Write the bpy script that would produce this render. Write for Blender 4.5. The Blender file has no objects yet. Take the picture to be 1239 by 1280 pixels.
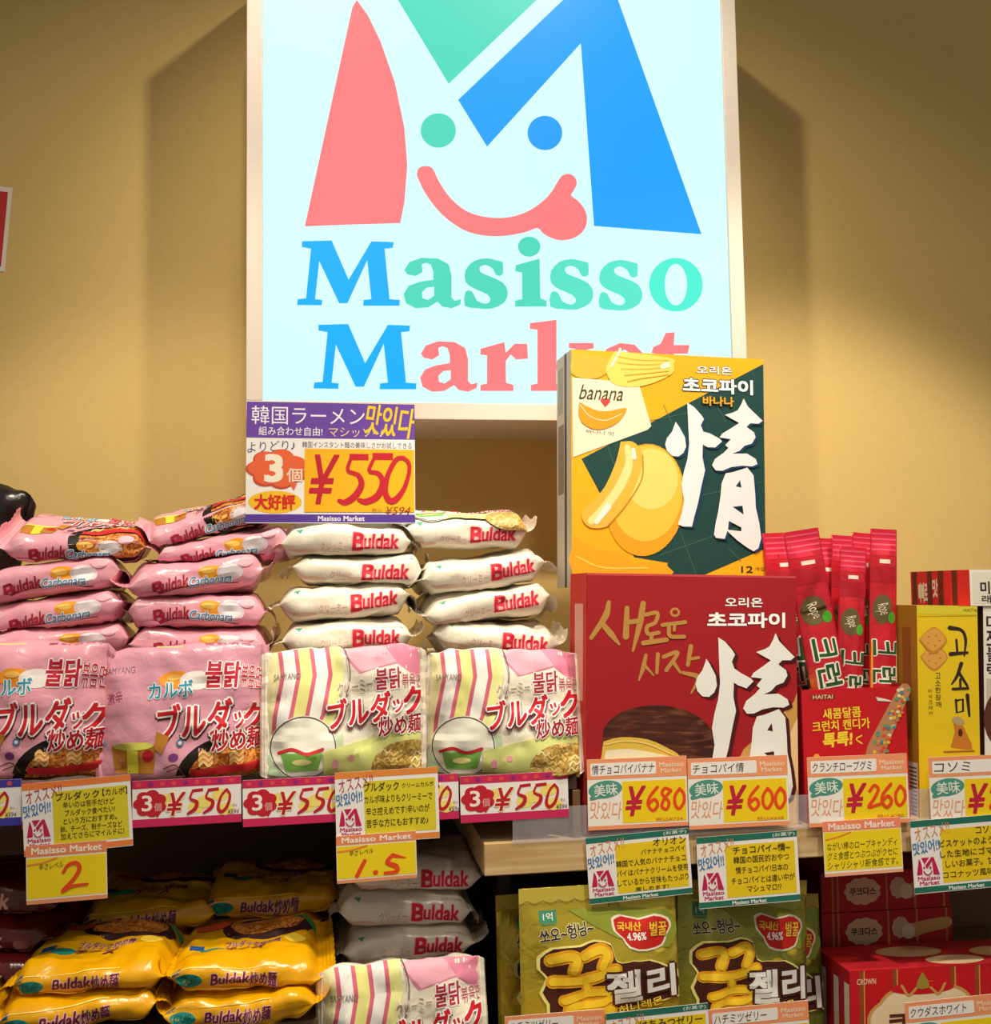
import bpy, bmesh, math, random
from mathutils import Vector, Matrix, noise
from mathutils.geometry import tessellate_polygon
from mathutils.bvhtree import BVHTree
SC = bpy.context.scene
COL = SC.collection

# ------------------------------------------------------------------ camera
FPX = 1330.0
CAM = Vector((0.0, -1.33, 1.45))
YAW, PITCH, ROLL = math.radians(9.0), math.radians(4.3), math.radians(-0.9)
CM = (Matrix.Rotation(-YAW, 3, 'Z') @ Matrix.Rotation(math.pi/2 + PITCH, 3, 'X') @ Matrix.Rotation(ROLL, 3, 'Z'))
cd = bpy.data.cameras.new('camera'); cam = bpy.data.objects.new('camera', cd); COL.objects.link(cam)
cam.matrix_world = Matrix.Translation(CAM) @ CM.to_4x4()
cd.sensor_fit = 'HORIZONTAL'; cd.sensor_width = 36.0; cd.lens = 36.0*FPX/1239.0; cd.clip_start = 0.02
SC.camera = cam
SC.view_settings.view_transform = 'Standard'; SC.view_settings.look = 'None'
SC.view_settings.gamma = 1.0; SC.view_settings.exposure = 0.0

# ------------------------------------------------------------------ light
w = bpy.data.worlds.new('world'); SC.world = w; w.use_nodes = True
w.node_tree.nodes['Background'].inputs[0].default_value = (1.0, 0.90, 0.78, 1)
w.node_tree.nodes['Background'].inputs[1].default_value = 0.24
def spot(name, loc, target, power, size, blend=0.6, radius=0.035, col=(1.0, 0.90, 0.72)):
    l = bpy.data.lights.new(name, 'SPOT'); o = bpy.data.objects.new(name, l); COL.objects.link(o)
    o.location = loc; o.rotation_euler = (Vector(target)-Vector(loc)).to_track_quat('-Z', 'Y').to_euler()
    l.energy = power; l.spot_size = math.radians(size); l.spot_blend = blend; l.shadow_soft_size = radius; l.color = col
    return o
spot('track_spot', (0.50, -0.42, 3.03), (-0.02, 0.25, 1.25), 44, 88)
spot('track_spot', (-0.06, -0.42, 3.03), (0.50, 0.25, 1.25), 44, 88)
spot('shelf_spot', (-0.22, -0.75, 2.90), (-0.20, 0.02, 1.12), 47, 60, .35, .05)
spot('shelf_spot', (0.86, -0.75, 2.90), (0.80, 0.02, 1.12), 104, 62, .35, .05)
spot('front_fill_spot', (0.25, -1.55, 2.85), (0.20, 0.02, 1.12), 30, 62, .5, .10)  # added fill light that brightens the product fronts, not a shop lamp
# pixel of the photograph -> point on the plane at depth y (y = 0 is the shelf front, the wall stands at y = 0.48)
def P(px, py, y=0.0):
    d = CM @ Vector(((px-619.5)/FPX, -(py-640.0)/FPX, -1.0))
    return CAM + d*((y-CAM.y)/d.y)
def SX(px, py, y): return (P(px+1, py, y)-P(px-1, py, y)).x/2
def SZ(px, py, y): return (P(px, py-1, y)-P(px, py+1, y)).z/2

# ------------------------------------------------------------------ materials
def lin(h):
    h = h.lstrip('#'); r = []
    for i in (0, 2, 4):
        c = int(h[i:i+2], 16)/255.0
        r.append(c/12.92 if c <= .04045 else ((c+.055)/1.055)**2.4)
    return r
STY = {  # roughness, specular, bump strength, bump scale, colour variation
    'paper': (.55, .35, .03, 900, .05), 'ink': (.6, .3, .02, 900, .04), 'card': (.42, .45, .03, 500, .04),
    'film': (.24, .65, .3, 48, .06), 'foil': (.19, .8, .4, 36, .08), 'wall': (.85, .15, .10, 260, .05),
    'paint': (.5, .4, .02, 200, .04), 'dark': (.7, .25, .05, 120, .1), 'metal': (.3, .5, .02, 300, .04)}
MATS = {}
def mat(hexc, style='paper'):
    k = (hexc, style)
    if k in MATS: return MATS[k]
    m = bpy.data.materials.new(style+'_'+hexc); MATS[k] = m; m.use_nodes = True
    nt = m.node_tree; b = nt.nodes['Principled BSDF']; N = nt.nodes.new; L = nt.links.new
    ro, sp, bs, sc, va = STY[style]; c = lin(hexc)
    tc = N('ShaderNodeTexCoord'); nz = N('ShaderNodeTexNoise'); nz.inputs['Scale'].default_value = sc*.35
    nz.inputs['Detail'].default_value = 3
    L(tc.outputs['Object'], nz.inputs['Vector'])
    mx = N('ShaderNodeMix'); mx.data_type = 'RGBA'
    mx.inputs[6].default_value = (*[x*(1-va) for x in c], 1); mx.inputs[7].default_value = (*[min(1, x*(1+va)) for x in c], 1)
    L(nz.outputs['Fac'], mx.inputs[0]); L(mx.outputs[2], b.inputs['Base Color'])
    n2 = N('ShaderNodeTexNoise'); n2.inputs['Scale'].default_value = sc; n2.inputs['Detail'].default_value = 4
    if style in ('film', 'foil'): n2.inputs['Distortion'].default_value = 1.2
    L(tc.outputs['Object'], n2.inputs['Vector'])
    bp = N('ShaderNodeBump'); bp.inputs['Strength'].default_value = bs; bp.inputs['Distance'].default_value = .004 if style in ('film', 'foil') else .001
    L(n2.outputs['Fac'], bp.inputs['Height']); L(bp.outputs['Normal'], b.inputs['Normal'])
    b.inputs['Roughness'].default_value = ro; b.inputs['Specular IOR Level'].default_value = sp
    if style == 'foil': b.inputs['Metallic'].default_value = .55
    if style == 'metal': b.inputs['Metallic'].default_value = .9
    return m
def mat_lit(hexc, strength):
    k = (hexc, 'lit%g' % strength)
    if k in MATS: return MATS[k]
    m = bpy.data.materials.new('lit_'+hexc); MATS[k] = m; m.use_nodes = True
    nt = m.node_tree; b = nt.nodes['Principled BSDF']; c = lin(hexc)
    tc = nt.nodes.new('ShaderNodeTexCoord'); nz = nt.nodes.new('ShaderNodeTexNoise'); nz.inputs['Scale'].default_value = 3
    nt.links.new(tc.outputs['Object'], nz.inputs['Vector'])
    mr = nt.nodes.new('ShaderNodeMapRange'); mr.inputs[3].default_value = strength*.97; mr.inputs[4].default_value = strength*1.03
    nt.links.new(nz.outputs['Fac'], mr.inputs[0]); nt.links.new(mr.outputs[0], b.inputs['Emission Strength'])
    b.inputs['Base Color'].default_value = (*[x*.06 for x in c], 1); b.inputs['Specular IOR Level'].default_value = .12; b.inputs['Emission Color'].default_value = (*c, 1)
    b.inputs['Roughness'].default_value = .35
    return m
def mat_mix(name, stops, scale, kind='noise', rough=.4, stretch=(1, 1, 1), detail=4, dist=0.0, bump=.2, spec=.5):
    if name in MATS: return MATS[name]
    m = bpy.data.materials.new(name); MATS[name] = m; m.use_nodes = True
    nt = m.node_tree; b = nt.nodes['Principled BSDF']; N = nt.nodes.new; L = nt.links.new
    tc = N('ShaderNodeTexCoord'); mp = N('ShaderNodeMapping'); mp.inputs['Scale'].default_value = stretch
    L(tc.outputs['Object'], mp.inputs[0])
    if kind == 'wave':
        t = N('ShaderNodeTexWave'); t.inputs['Scale'].default_value = scale; t.inputs['Distortion'].default_value = dist
        t.inputs['Detail'].default_value = detail; t.inputs['Detail Scale'].default_value = 2.0; o = t.outputs['Fac']
    else:
        t = N('ShaderNodeTexNoise'); t.inputs['Scale'].default_value = scale; t.inputs['Detail'].default_value = detail
        t.inputs['Distortion'].default_value = dist; o = t.outputs['Fac']
    L(mp.outputs[0], t.inputs['Vector'])
    r = N('ShaderNodeValToRGB'); e = r.color_ramp.elements
    while len(e) < len(stops): e.new(.5)
    for el, (p, h) in zip(e, stops): el.position = p; el.color = (*lin(h), 1)
    L(o, r.inputs[0]); L(r.outputs[0], b.inputs['Base Color'])
    bp = N('ShaderNodeBump'); bp.inputs['Strength'].default_value = bump; bp.inputs['Distance'].default_value = .001
    L(o, bp.inputs['Height']); L(bp.outputs[0], b.inputs['Normal'])
    b.inputs['Roughness'].default_value = rough; b.inputs['Specular IOR Level'].default_value = spec
    return m
def mat_clear():
    if 'clear' in MATS: return MATS['clear']
    m = bpy.data.materials.new('clear_acrylic'); MATS['clear'] = m; m.use_nodes = True
    nt = m.node_tree; b = nt.nodes['Principled BSDF']
    tc = nt.nodes.new('ShaderNodeTexCoord'); nz = nt.nodes.new('ShaderNodeTexNoise'); nz.inputs['Scale'].default_value = 40
    nt.links.new(tc.outputs['Object'], nz.inputs['Vector'])
    mr = nt.nodes.new('ShaderNodeMapRange'); mr.inputs[3].default_value = .12; mr.inputs[4].default_value = .2
    nt.links.new(nz.outputs['Fac'], mr.inputs[0]); nt.links.new(mr.outputs[0], b.inputs['Alpha'])
    b.inputs['Base Color'].default_value = (.75, .72, .8, 1); b.inputs['Roughness'].default_value = .08
    return m
NOOD = lambda: mat_mix('printed_noodles', [(.3, '6e2a10'), (.45, 'c8641e'), (.6, 'e8a04a'), (.75, 'f2c87a')], 120, dist=2.5, bump=0)
NOODB = lambda: mat_mix('printed_cream_noodles', [(.3, '7a5a20'), (.45, 'b08a3a'), (.6, 'd8b868'), (.75, 'eedca0')], 120, dist=2.5, bump=0)
CHOC = lambda: mat_mix('printed_chocolate', [(.38, '3a1810'), (.55, '552818'), (.72, '8a5038')], 46, dist=.6, stretch=(.6, 1, 3.2), bump=0)
WOOD = lambda: mat_mix('pale_wood', [(.3, 'b89462'), (.5, 'c9a876'), (.7, 'd6ba8c')], 14, 'noise', .5, (.5, 8, 9), 6, .4, .1)

# ------------------------------------------------------------------ objects
def link(name, me, parent=None):
    o = bpy.data.objects.new(name, me); COL.objects.link(o)
    if parent: o.parent = parent
    return o
def tag(o, label, cat, group=None):
    o['label'] = label; o['category'] = cat
    if group: o['group'] = group
    return o
def empty(name, loc, rot=(0, 0, 0)):
    o = bpy.data.objects.new(name, None); COL.objects.link(o); o.location = loc; o.rotation_euler = rot
    o.empty_display_size = .02
    return o

class MB:   # collects faces with materials, links them as one mesh
    def __init__(s): s.v = []; s.f = []; s.m = []; s.sm = []; s.mats = []
    def mi(s, m):
        if m not in s.mats: s.mats.append(m)
        return s.mats.index(m)
    def face(s, pts, m, smooth=False):
        i = len(s.v); s.v += [tuple(p) for p in pts]; s.f.append(tuple(range(i, i+len(pts)))); s.m.append(s.mi(m)); s.sm.append(smooth)
    def mesh(s, vs, fs, m, smooth=False):
        i = len(s.v); s.v += [tuple(p) for p in vs]; k = s.mi(m)
        for f in fs: s.f.append(tuple(a+i for a in f)); s.m.append(k); s.sm.append(smooth)
    def box(s, x0, y0, z0, x1, y1, z1, m, bev=0.0):
        bm = bmesh.new(); bmesh.ops.create_cube(bm, size=1)
        for v in bm.verts: v.co = Vector(((x0+x1)/2+v.co.x*(x1-x0), (y0+y1)/2+v.co.y*(y1-y0), (z0+z1)/2+v.co.z*(z1-z0)))
        if bev: bmesh.ops.bevel(bm, geom=bm.edges[:], offset=bev, segments=2, affect='EDGES', profile=.5)
        bm.verts.index_update()
        s.mesh([v.co.copy() for v in bm.verts], [[v.index for v in f.verts] for f in bm.faces], m); bm.free()
    def build(s, name, parent=None):
        me = bpy.data.meshes.new(name); me.from_pydata(s.v, [], s.f)
        for m in s.mats: me.materials.append(m)
        me.polygons.foreach_set('material_index', s.m); me.polygons.foreach_set('use_smooth', s.sm); me.update()
        return link(name, me, parent)

# ------------------------------------------------------------------ flat artwork: shapes and lettering in photo pixels
_TX = {}
def glyphs(text, bold, shear):
    k = (text, bold, shear)
    if k not in _TX:
        c = bpy.data.curves.new('t', 'FONT'); c.body = text; c.resolution_u = 3; c.offset = bold; c.shear = shear
        o = bpy.data.objects.new('t', c); me = bpy.data.meshes.new_from_object(o)
        _TX[k] = ([(v.co.x, v.co.y) for v in me.vertices], [tuple(p.vertices) for p in me.polygons])
        bpy.data.objects.remove(o); bpy.data.curves.remove(c); bpy.data.meshes.remove(me)
    return _TX[k]
def smooth_path(pts, n=6):
    if len(pts) < 3: return [Vector(p) for p in pts]
    q = [Vector(p) for p in pts]; q = [q[0]*2-q[1]]+q+[q[-1]*2-q[-2]]; out = []
    for i in range(1, len(q)-2):
        for k in range(n):
            t = k/n
            out.append(.5*((2*q[i])+(q[i+1]-q[i-1])*t+(2*q[i-1]-5*q[i]+4*q[i+1]-q[i+2])*t*t+(3*q[i]-q[i-1]-3*q[i+1]+q[i+2])*t**3))
    out.append(q[-2]); return out
class Art:
    def __init__(s, x0, y0, x1, y1, style='ink'):
        s.x0, s.y0, s.w, s.h = x0, y0, x1-x0, y1-y0; s.items = []; s.style = style; s._cut = {}
    def add(s, vs, fs, col):
        if not vs: return
        if isinstance(col, str): col = mat(col, s.style)
        vs = [(p[0]-s.x0, p[1]-s.y0, p[2] if len(p) > 2 else 0.0) for p in vs]
        bb = (min(v[0] for v in vs), min(v[1] for v in vs), max(v[0] for v in vs), max(v[1] for v in vs))
        ly = 1
        for it in s.items:
            b = it[4]
            if b[0] < bb[2] and b[2] > bb[0] and b[1] < bb[3] and b[3] > bb[1]: ly = max(ly, it[3]+1)
        s.items.append((vs, fs, col, ly, bb))
    def poly(s, pts, col, holes=(), smooth=0):
        loops = [[Vector((p[0], p[1], 0)) for p in l] for l in [pts, *holes]]
        if smooth:
            loops = [[Vector((p.x, p.y, 0)) for p in smooth_path([(q.x, q.y) for q in l]+[(l[0].x, l[0].y)], smooth)[:-1]] for l in loops]
        tris = tessellate_polygon(loops); flat = [(p.x, p.y) for l in loops for p in l]
        s.add(flat, [tuple(t) for t in tris], col)
    def rect(s, x0, y0, x1, y1, col, r=0):
        if not r: return s.add([(x0, y0), (x1, y0), (x1, y1), (x0, y1)], [(0, 1, 2, 3)], col)
        p = []
        for cx, cy, a in ((x1-r, y0+r, -90), (x1-r, y1-r, 0), (x0+r, y1-r, 90), (x0+r, y0+r, 180)):
            p += [(cx+r*math.cos(math.radians(a+k*30)), cy+r*math.sin(math.radians(a+k*30))) for k in range(4)]
        s.poly(p, col)
    def ell(s, cx, cy, rx, ry, col, rot=0, n=24, bump=0, k=7, hole=None):
        c, q = math.cos(math.radians(rot)), math.sin(math.radians(rot))
        def ring(rx, ry):
            r = []
            for i in range(n):
                a = 2*math.pi*i/n; f = 1+bump*abs(math.sin(a*k/2))
                x, y = rx*f*math.cos(a), ry*f*math.sin(a); r.append((cx+x*c-y*q, cy+x*q+y*c))
            return r
        s.poly(ring(rx, ry), col, [ring(*hole)] if hole else ())
    def cloud(s, cx, cy, rx, ry, col): s.ell(cx, cy, rx*.86, ry*.86, col, n=56, bump=.18)
    def line(s, pts, wd, col, smooth=True, n=6, caps=True):
        q = smooth_path(pts, n) if smooth else [Vector(p) for p in pts]
        m = len(q); ws = wd if isinstance(wd, (list, tuple)) else [wd, wd]
        def W(i):
            t = i/(m-1)*(len(ws)-1); j = min(int(t), len(ws)-2); return (ws[j]+(ws[j+1]-ws[j])*(t-j))/2
        vs = []; fs = []
        for i in range(m):
            d = (q[min(i+1, m-1)]-q[max(i-1, 0)]); d = d.normalized() if d.length > 1e-6 else Vector((1, 0)); nn = Vector((-d.y, d.x))*W(i)
            ex = .5*i/m; a_, b_ = q[i]+nn, q[i]-nn; vs += [(a_.x, a_.y, ex), (b_.x, b_.y, ex)]
            if i: fs.append((2*i-2, 2*i, 2*i+1, 2*i-1))
        if caps:
            for i, sg in ((0, -1), (m-1, 1)):
                d = (q[1]-q[0]) if i == 0 else (q[-1]-q[-2])
                if d.length < 1e-6: continue
                a0 = math.atan2(d.y, d.x)*1.0+(math.pi if sg < 0 else 0); b = len(vs); r = W(i)
                vs += [(q[i].x+r*math.cos(a0-math.pi/2+math.pi*k/6), q[i].y+r*math.sin(a0-math.pi/2+math.pi*k/6), .5*i/m) for k in range(7)]
                fs.append(tuple(range(b, b+7)))
        s.add(vs, fs, col)
    def t(s, text, x0, y0, x1, y1, col, b=0.0, sh=0.0, r=0, oc=None, ow=.05, arc=0):
        base, bf = glyphs(text, 0, sh)
        if not base: return
        ax, bx = min(v[0] for v in base), max(v[0] for v in base); ay, by = min(v[1] for v in base), max(v[1] for v in base)
        kx = (x1-x0)/max(bx-ax, 1e-6); ky = (y1-y0)/max(by-ay, 1e-6); cx, cy = (x0+x1)/2, (y0+y1)/2
        c, q = math.cos(math.radians(r)), math.sin(math.radians(r)); kk = min(kx, ky)
        for bb, cc, nd in (((b+ow, oc, 8),) if oc else ())+((b, col, 4),):
            sh_ = [(0, 0)] if bb < .008 else [(bb*math.cos(math.pi*(2*i+1)/nd), bb*math.sin(math.pi*(2*i+1)/nd)) for i in range(nd)]
            out = []; fs = []
            for n_, (dx, dy) in enumerate(sh_):
                k0 = len(out)
                for vx, vy in base:
                    X = (vx-ax)*kx+dx*kk-(x1-x0)/2; Y = (by-vy)*ky+dy*kk-(y1-y0)/2
                    Y += arc*(4*X*X/(x1-x0)**2-1)
                    out.append((cx+X*c-Y*q, cy+X*q+Y*c, n_*.08))
                fs += [tuple(i+k0 for i in f) for f in bf]
            s.add(out, fs, cc)
    def cut(s, us, vs_):   # items cut along grid lines, cached
        k = (tuple(us), tuple(vs_))
        if k in s._cut: return s._cut[k]
        res = []
        for vs, fs, col, ly, bb in s.items:
            bm = bmesh.new(); bv = [bm.verts.new(p) for p in vs]
            for f in fs:
                try: bm.faces.new([bv[i] for i in f])
                except ValueError: pass
            for ax, lines in ((0, us), (1, vs_)):
                no = Vector((1, 0, 0)) if ax == 0 else Vector((0, 1, 0))
                for g in lines:
                    if bb[ax]+1e-4 < g < bb[ax+2]-1e-4:
                        bmesh.ops.bisect_plane(bm, geom=bm.verts[:]+bm.edges[:]+bm.faces[:], dist=1e-5, plane_co=no*g, plane_no=no)
            bm.verts.index_update()
            res.append(([tuple(v.co) for v in bm.verts], [[v.index for v in f.verts] for f in bm.faces], col, ly)); bm.free()
        s._cut[k] = res; return res
    def into(s, mb, fn, cuts=None, smooth=False):   # fn(u, v, layer) -> point
        it = s.cut(*cuts) if cuts else [(a, b, c, d) for a, b, c, d, _ in s.items]
        for vs, fs, col, ly in it: mb.mesh([fn(u, v, ly+e) for u, v, e in vs], fs, col, smooth)
LAY = .00016

def logo(a, x, y, w, h, col, smile='ffffff'):   # the shop's M with its smile, one colour
    f = lambda pts: [(x+(px-157)/960*w, y+(py+20)/590*h) for px, py in pts]
    a.poly(f([(157, 548), (390, 540), (405, 400), (375, 190), (340, 90), (278, 0)]), col)
    a.poly(f([(382, -20), (505, 203), (715, -20)]), col)
    a.poly(f([(528, 242), (802, -20), (905, -20), (1117, 567), (857, 547), (825, 105), (598, 355)]), col)
    a.ell(*f([(480, 316)])[0], w*.045, h*.07, col, n=10); a.ell(*f([(738, 322)])[0], w*.045, h*.07, col, n=10)
    a.line(f([(448, 425), (530, 525), (640, 550), (740, 505), (793, 443)]), w*.05, col, n=3)

def card(name, label, cat, art, y, base='f4efe8', group=None, roll=0.0, tilt=0.0, yaw=0.0, thick=.0007, style='card', extra=None):
    cx, cy = art.x0+art.w/2, art.y0+art.h/2; sx, sz = SX(cx, cy, y), SZ(cx, cy, y); mb = MB(); W, H = art.w*sx, art.h*sz
    mb.box(-W/2, 0, -H/2, W/2, thick, H/2, mat(base, style))
    art.into(mb, lambda u, v, l: (u*sx-W/2, -LAY*l, H/2-v*sz))
    o = mb.build(name); o.location = P(cx, cy, y)
    o.rotation_euler = (math.radians(tilt), math.radians(roll), math.radians(yaw)); tag(o, label, cat, group)
    if extra: extra(o, W, H)
    return o

# ------------------------------------------------------------------ soft packs
def pillow(root, L, W, T, base, face, edge, seed, k=.001, wr=1.0, sealmat=None, nx=54, ns=44, curl=None, taper=.66, sq=2.7, up=0.0, kf=None):
    """a crimped pillow pack: x is its length, y = 0 its near long side, z its thickness; children wrapper and two end seals"""
    rnd = random.Random(seed); b, c, n = W/2, T/2, sq
    fine = []; acc = 0; M = 720; prev = None
    for i in range(M+1):
        th = math.pi-2*math.pi*i/M
        p = (b*math.copysign(abs(math.cos(th))**(2/n), math.cos(th)), c*math.copysign(abs(math.sin(th))**(2/n), math.sin(th)))
        if prev: acc += math.hypot(p[0]-prev[0], p[1]-prev[1])
        fine.append((acc, p)); prev = p
    per = acc; ring = []; q = 0
    for j in range(ns):
        t = per*j/ns
        while fine[q+1][0] < t: q += 1
        f = (t-fine[q][0])/max(fine[q+1][0]-fine[q][0], 1e-9)
        ring.append(tuple(fine[q][1][a]*(1-f)+fine[q+1][1][a]*f for a in (0, 1)))
    ph = [rnd.uniform(0, 6.28) for _ in range(8)]; off = Vector((rnd.uniform(0, 50), rnd.uniform(0, 50), rnd.uniform(0, 50)))
    bend = rnd.uniform(-.35, .35)*wr; tw = rnd.uniform(-.25, .25)*wr
    tl, tr = taper+rnd.uniform(-.08, .05), taper+rnd.uniform(-.08, .05)
    G = []; NR = []
    for i in range(nx+1):
        x = -L/2+L*i/nx; t = abs(x)/(L/2); t0 = tl if x < 0 else tr
        e = 0 if t < t0 else min(1.0, (t-t0)/(1-t0))
        cz = max(max(0.0, math.cos(e*math.pi/2))**.85, .02); row = []; nrow = []
        for j in range(ns):
            y, z = ring[j]; nv = Vector((0, math.copysign(abs(y/b)**(n-1), y)/b, math.copysign(abs(z/c)**(n-1), z)/c)); nv.normalize()
            yy = y*(1-.05*e*e); zz = z*cz
            sv = Vector((x*24, y*26, z*60+ (3 if z > 0 else -3)))+off
            d = .0034*noise.noise(sv*.8)+.0016*noise.noise(sv*2.1)
            rg = abs(noise.noise(Vector((x*10, y*48+ph[0]+z*30, 1.7))+off)); d += -.0042*(1-min(1, rg*3.2))*(.25+e)
            d *= wr*(1-.75*e**3)*(0.55+0.45*min(1, 2*(1-abs(abs(z)/c-.5))))
            p = Vector((x, yy, zz))+nv*d
            p.z += bend*x*x+tw*x*yy*4; p.y += b; row.append(p); nrow.append(nv)
        G.append(row); NR.append(nrow)
    mb = MB(); vs = [p for r in G for p in r]; fs = [(i*ns+j, i*ns+(j+1) % ns, (i+1)*ns+(j+1) % ns, (i+1)*ns+j) for i in range(nx) for j in range(ns)]
    mb.mesh(vs, fs, base, True)
    def S(x, s, o):
        fi = min(max((x+L/2)/L*nx, 0), nx-1e-6); i = int(fi); fi -= i
        fj = (s/per*ns) % ns; j = int(fj) % ns; fj -= int(fj); j2 = (j+1) % ns
        l = lambda A: (A[i][j]*(1-fj)+A[i][j2]*fj)*(1-fi)+(A[i+1][j]*(1-fj)+A[i+1][j2]*fj)*fi
        return l(G)+l(NR).normalized()*o
    for art, s0, k in ((face, per/4+up, kf or k), (edge, 0.0, k)):
        if not art: continue
        us = [round((-L/2+L*i/nx)/k+art.w/2, 3) for i in range(nx+1)]
        vv = [round(art.h/2-(per*j/ns-s0)/k, 3) for j in range(-ns, 2*ns)]; vv = [v for v in vv if 0 < v < art.h]
        art.into(mb, lambda u, v, l: S((u-art.w/2)*k, s0+(art.h/2-v)*k, LAY*1.3*l), (us, vv), True)
    mb.build('wrapper', root)
    for side in (0, nx):
        sg = -1 if side == 0 else 1; sm = MB(); R = G[side]; a = (curl if curl is not None else rnd.choice((-1, 1))*rnd.uniform(.4, 1.3)); pin = rnd.uniform(.05, .28)
        root_pts = [(R[j]+R[(ns-j) % ns])/2 for j in range(ns//2+1)]; rows = []; nr = 9; ln = .022
        for r in range(nr+1):
            f = r/nr; rw = []
            for j, p in enumerate(root_pts):
                dy = p.y-b
                rw.append(Vector((p.x+sg*(ln*f*math.cos(a*f)+(.0011*(j % 2) if r == nr else 0)), b+dy*(1-pin*f), p.z+ln*f*math.sin(a*f)+.0008*(r % 2)+.003*f*math.sin(dy*70+ph[2]))))
            rows.append(rw)
        m = ns//2+1
        sm.mesh([p for r in rows for p in r], [(r*m+j, r*m+j+1, (r+1)*m+j+1, (r+1)*m+j) for r in range(nr) for j in range(m-1)], sealmat or base, False)
        sm.build('end_seal', root)

PILE = []
def settle(o):
    """a soft pack sags on to the packs already under it: its underside follows their tops"""
    mw = Matrix.Translation(o.location) @ o.rotation_euler.to_matrix().to_4x4(); mi = mw.inverted(); kids = [c for c in COL.objects if c.parent == o]
    pts = [[mw @ v.co for v in k.data.vertices] for k in kids]; allp = [p for l in pts for p in l]
    zc = sum(p.z for p in pts[0])/len(pts[0]); z0 = min(p.z for p in allp); x0, x1 = min(p.x for p in allp), max(p.x for p in allp)
    near = [t for t in PILE if t[1] < zc-.010 and t[2] < x1 and t[3] > x0]
    def top_at(p):
        best = None
        for H, _, gx, _, gy in near:
            fx, fy = (p.x-gx)/GS, (p.y-gy)/GS; i, j = int(math.floor(fx)), int(math.floor(fy)); fx -= i; fy -= j; s = w_ = 0
            for a, b_, q in ((i, j, (1-fx)*(1-fy)), (i+1, j, fx*(1-fy)), (i, j+1, (1-fx)*fy), (i+1, j+1, fx*fy)):
                h = H.get((a, b_))
                if h is not None: s += h*q; w_ += q
            if w_ > 1e-6 and (best is None or s/w_ > best): best = s/w_
        return best
    for k, l in zip(kids, pts):
        for v, p in zip(k.data.vertices, l):
            top = top_at(p)
            if top is not None and p.z < top+.0015 and top-p.z < .05:
                v.co = mi @ Vector((p.x, p.y, top+.0015+.12*max(0, p.z-z0)))
    ws = []; fs = []
    for k in kids:
        n0 = len(ws); ws += [mw @ v.co for v in k.data.vertices]; fs += [tuple(a+n0 for a in q.vertices) for q in k.data.polygons]
    bv = BVHTree.FromPolygons(ws, fs); gx, gy = min(p.x for p in ws)-.006, min(p.y for p in ws)-.006; H = {}
    nx_, ny_ = int((max(p.x for p in ws)-gx)/GS)+3, int((max(p.y for p in ws)-gy)/GS)+3
    for i in range(nx_):
        for j in range(ny_):
            h = bv.ray_cast(Vector((gx+i*GS, gy+j*GS, 5)), Vector((0, 0, -1)))[0]
            if h is not None: H[(i, j)] = h.z
    D = {}
    for (i, j), z in H.items():
        for a in (-1, 0, 1):
            for c in (-1, 0, 1):
                if D.get((i+a, j+c), -9) < z: D[(i+a, j+c)] = z
    PILE.append((D, sum(p.z for p in ws)/len(ws), gx, gx+nx_*GS, gy))
GS = .005
def lay(label, art, cx, cy, y, kind, seed, roll=0, yaw=0, tilt=0, face=False, group=None, L=.170, W=.150, T=.047, wr=1.5, name='noodle_pack', cat='noodle pack', curl=None):
    o = empty(name, P(cx, cy, y), (math.radians(tilt), math.radians(roll), math.radians(yaw))); tag(o, label, cat, group)
    base, fa, ea = art
    pillow(o, L, W, T, mat(base, 'film'), fa if face else None, ea, seed, wr=wr, curl=curl, taper=.8, sq=3.6, kf=.00084, up=.006); settle(o); return o
def stand(label, art, cx, by, y, seed, lean=8, roll=0, yaw=0, group=None, L=.190, W=.165, T=.042, wr=1.8, k=.00097, name='noodle_pack'):
    o = empty(name, P(cx, by, y), (math.radians(90-lean), 0, math.radians(yaw))); tag(o, label, 'noodle pack', group)
    o.rotation_mode = 'XYZ'
    if roll: o.matrix_world = Matrix.Translation(o.location) @ Matrix.Rotation(math.radians(yaw), 4, 'Z') @ Matrix.Rotation(math.radians(roll), 4, 'Y') @ Matrix.Rotation(math.radians(90-lean), 4, 'X')
    pillow(o, L, W, T, mat(art[0], 'film'), art[1], None, seed, k=k, wr=wr, taper=.68, curl=-1.35, up=.006); return o

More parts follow.
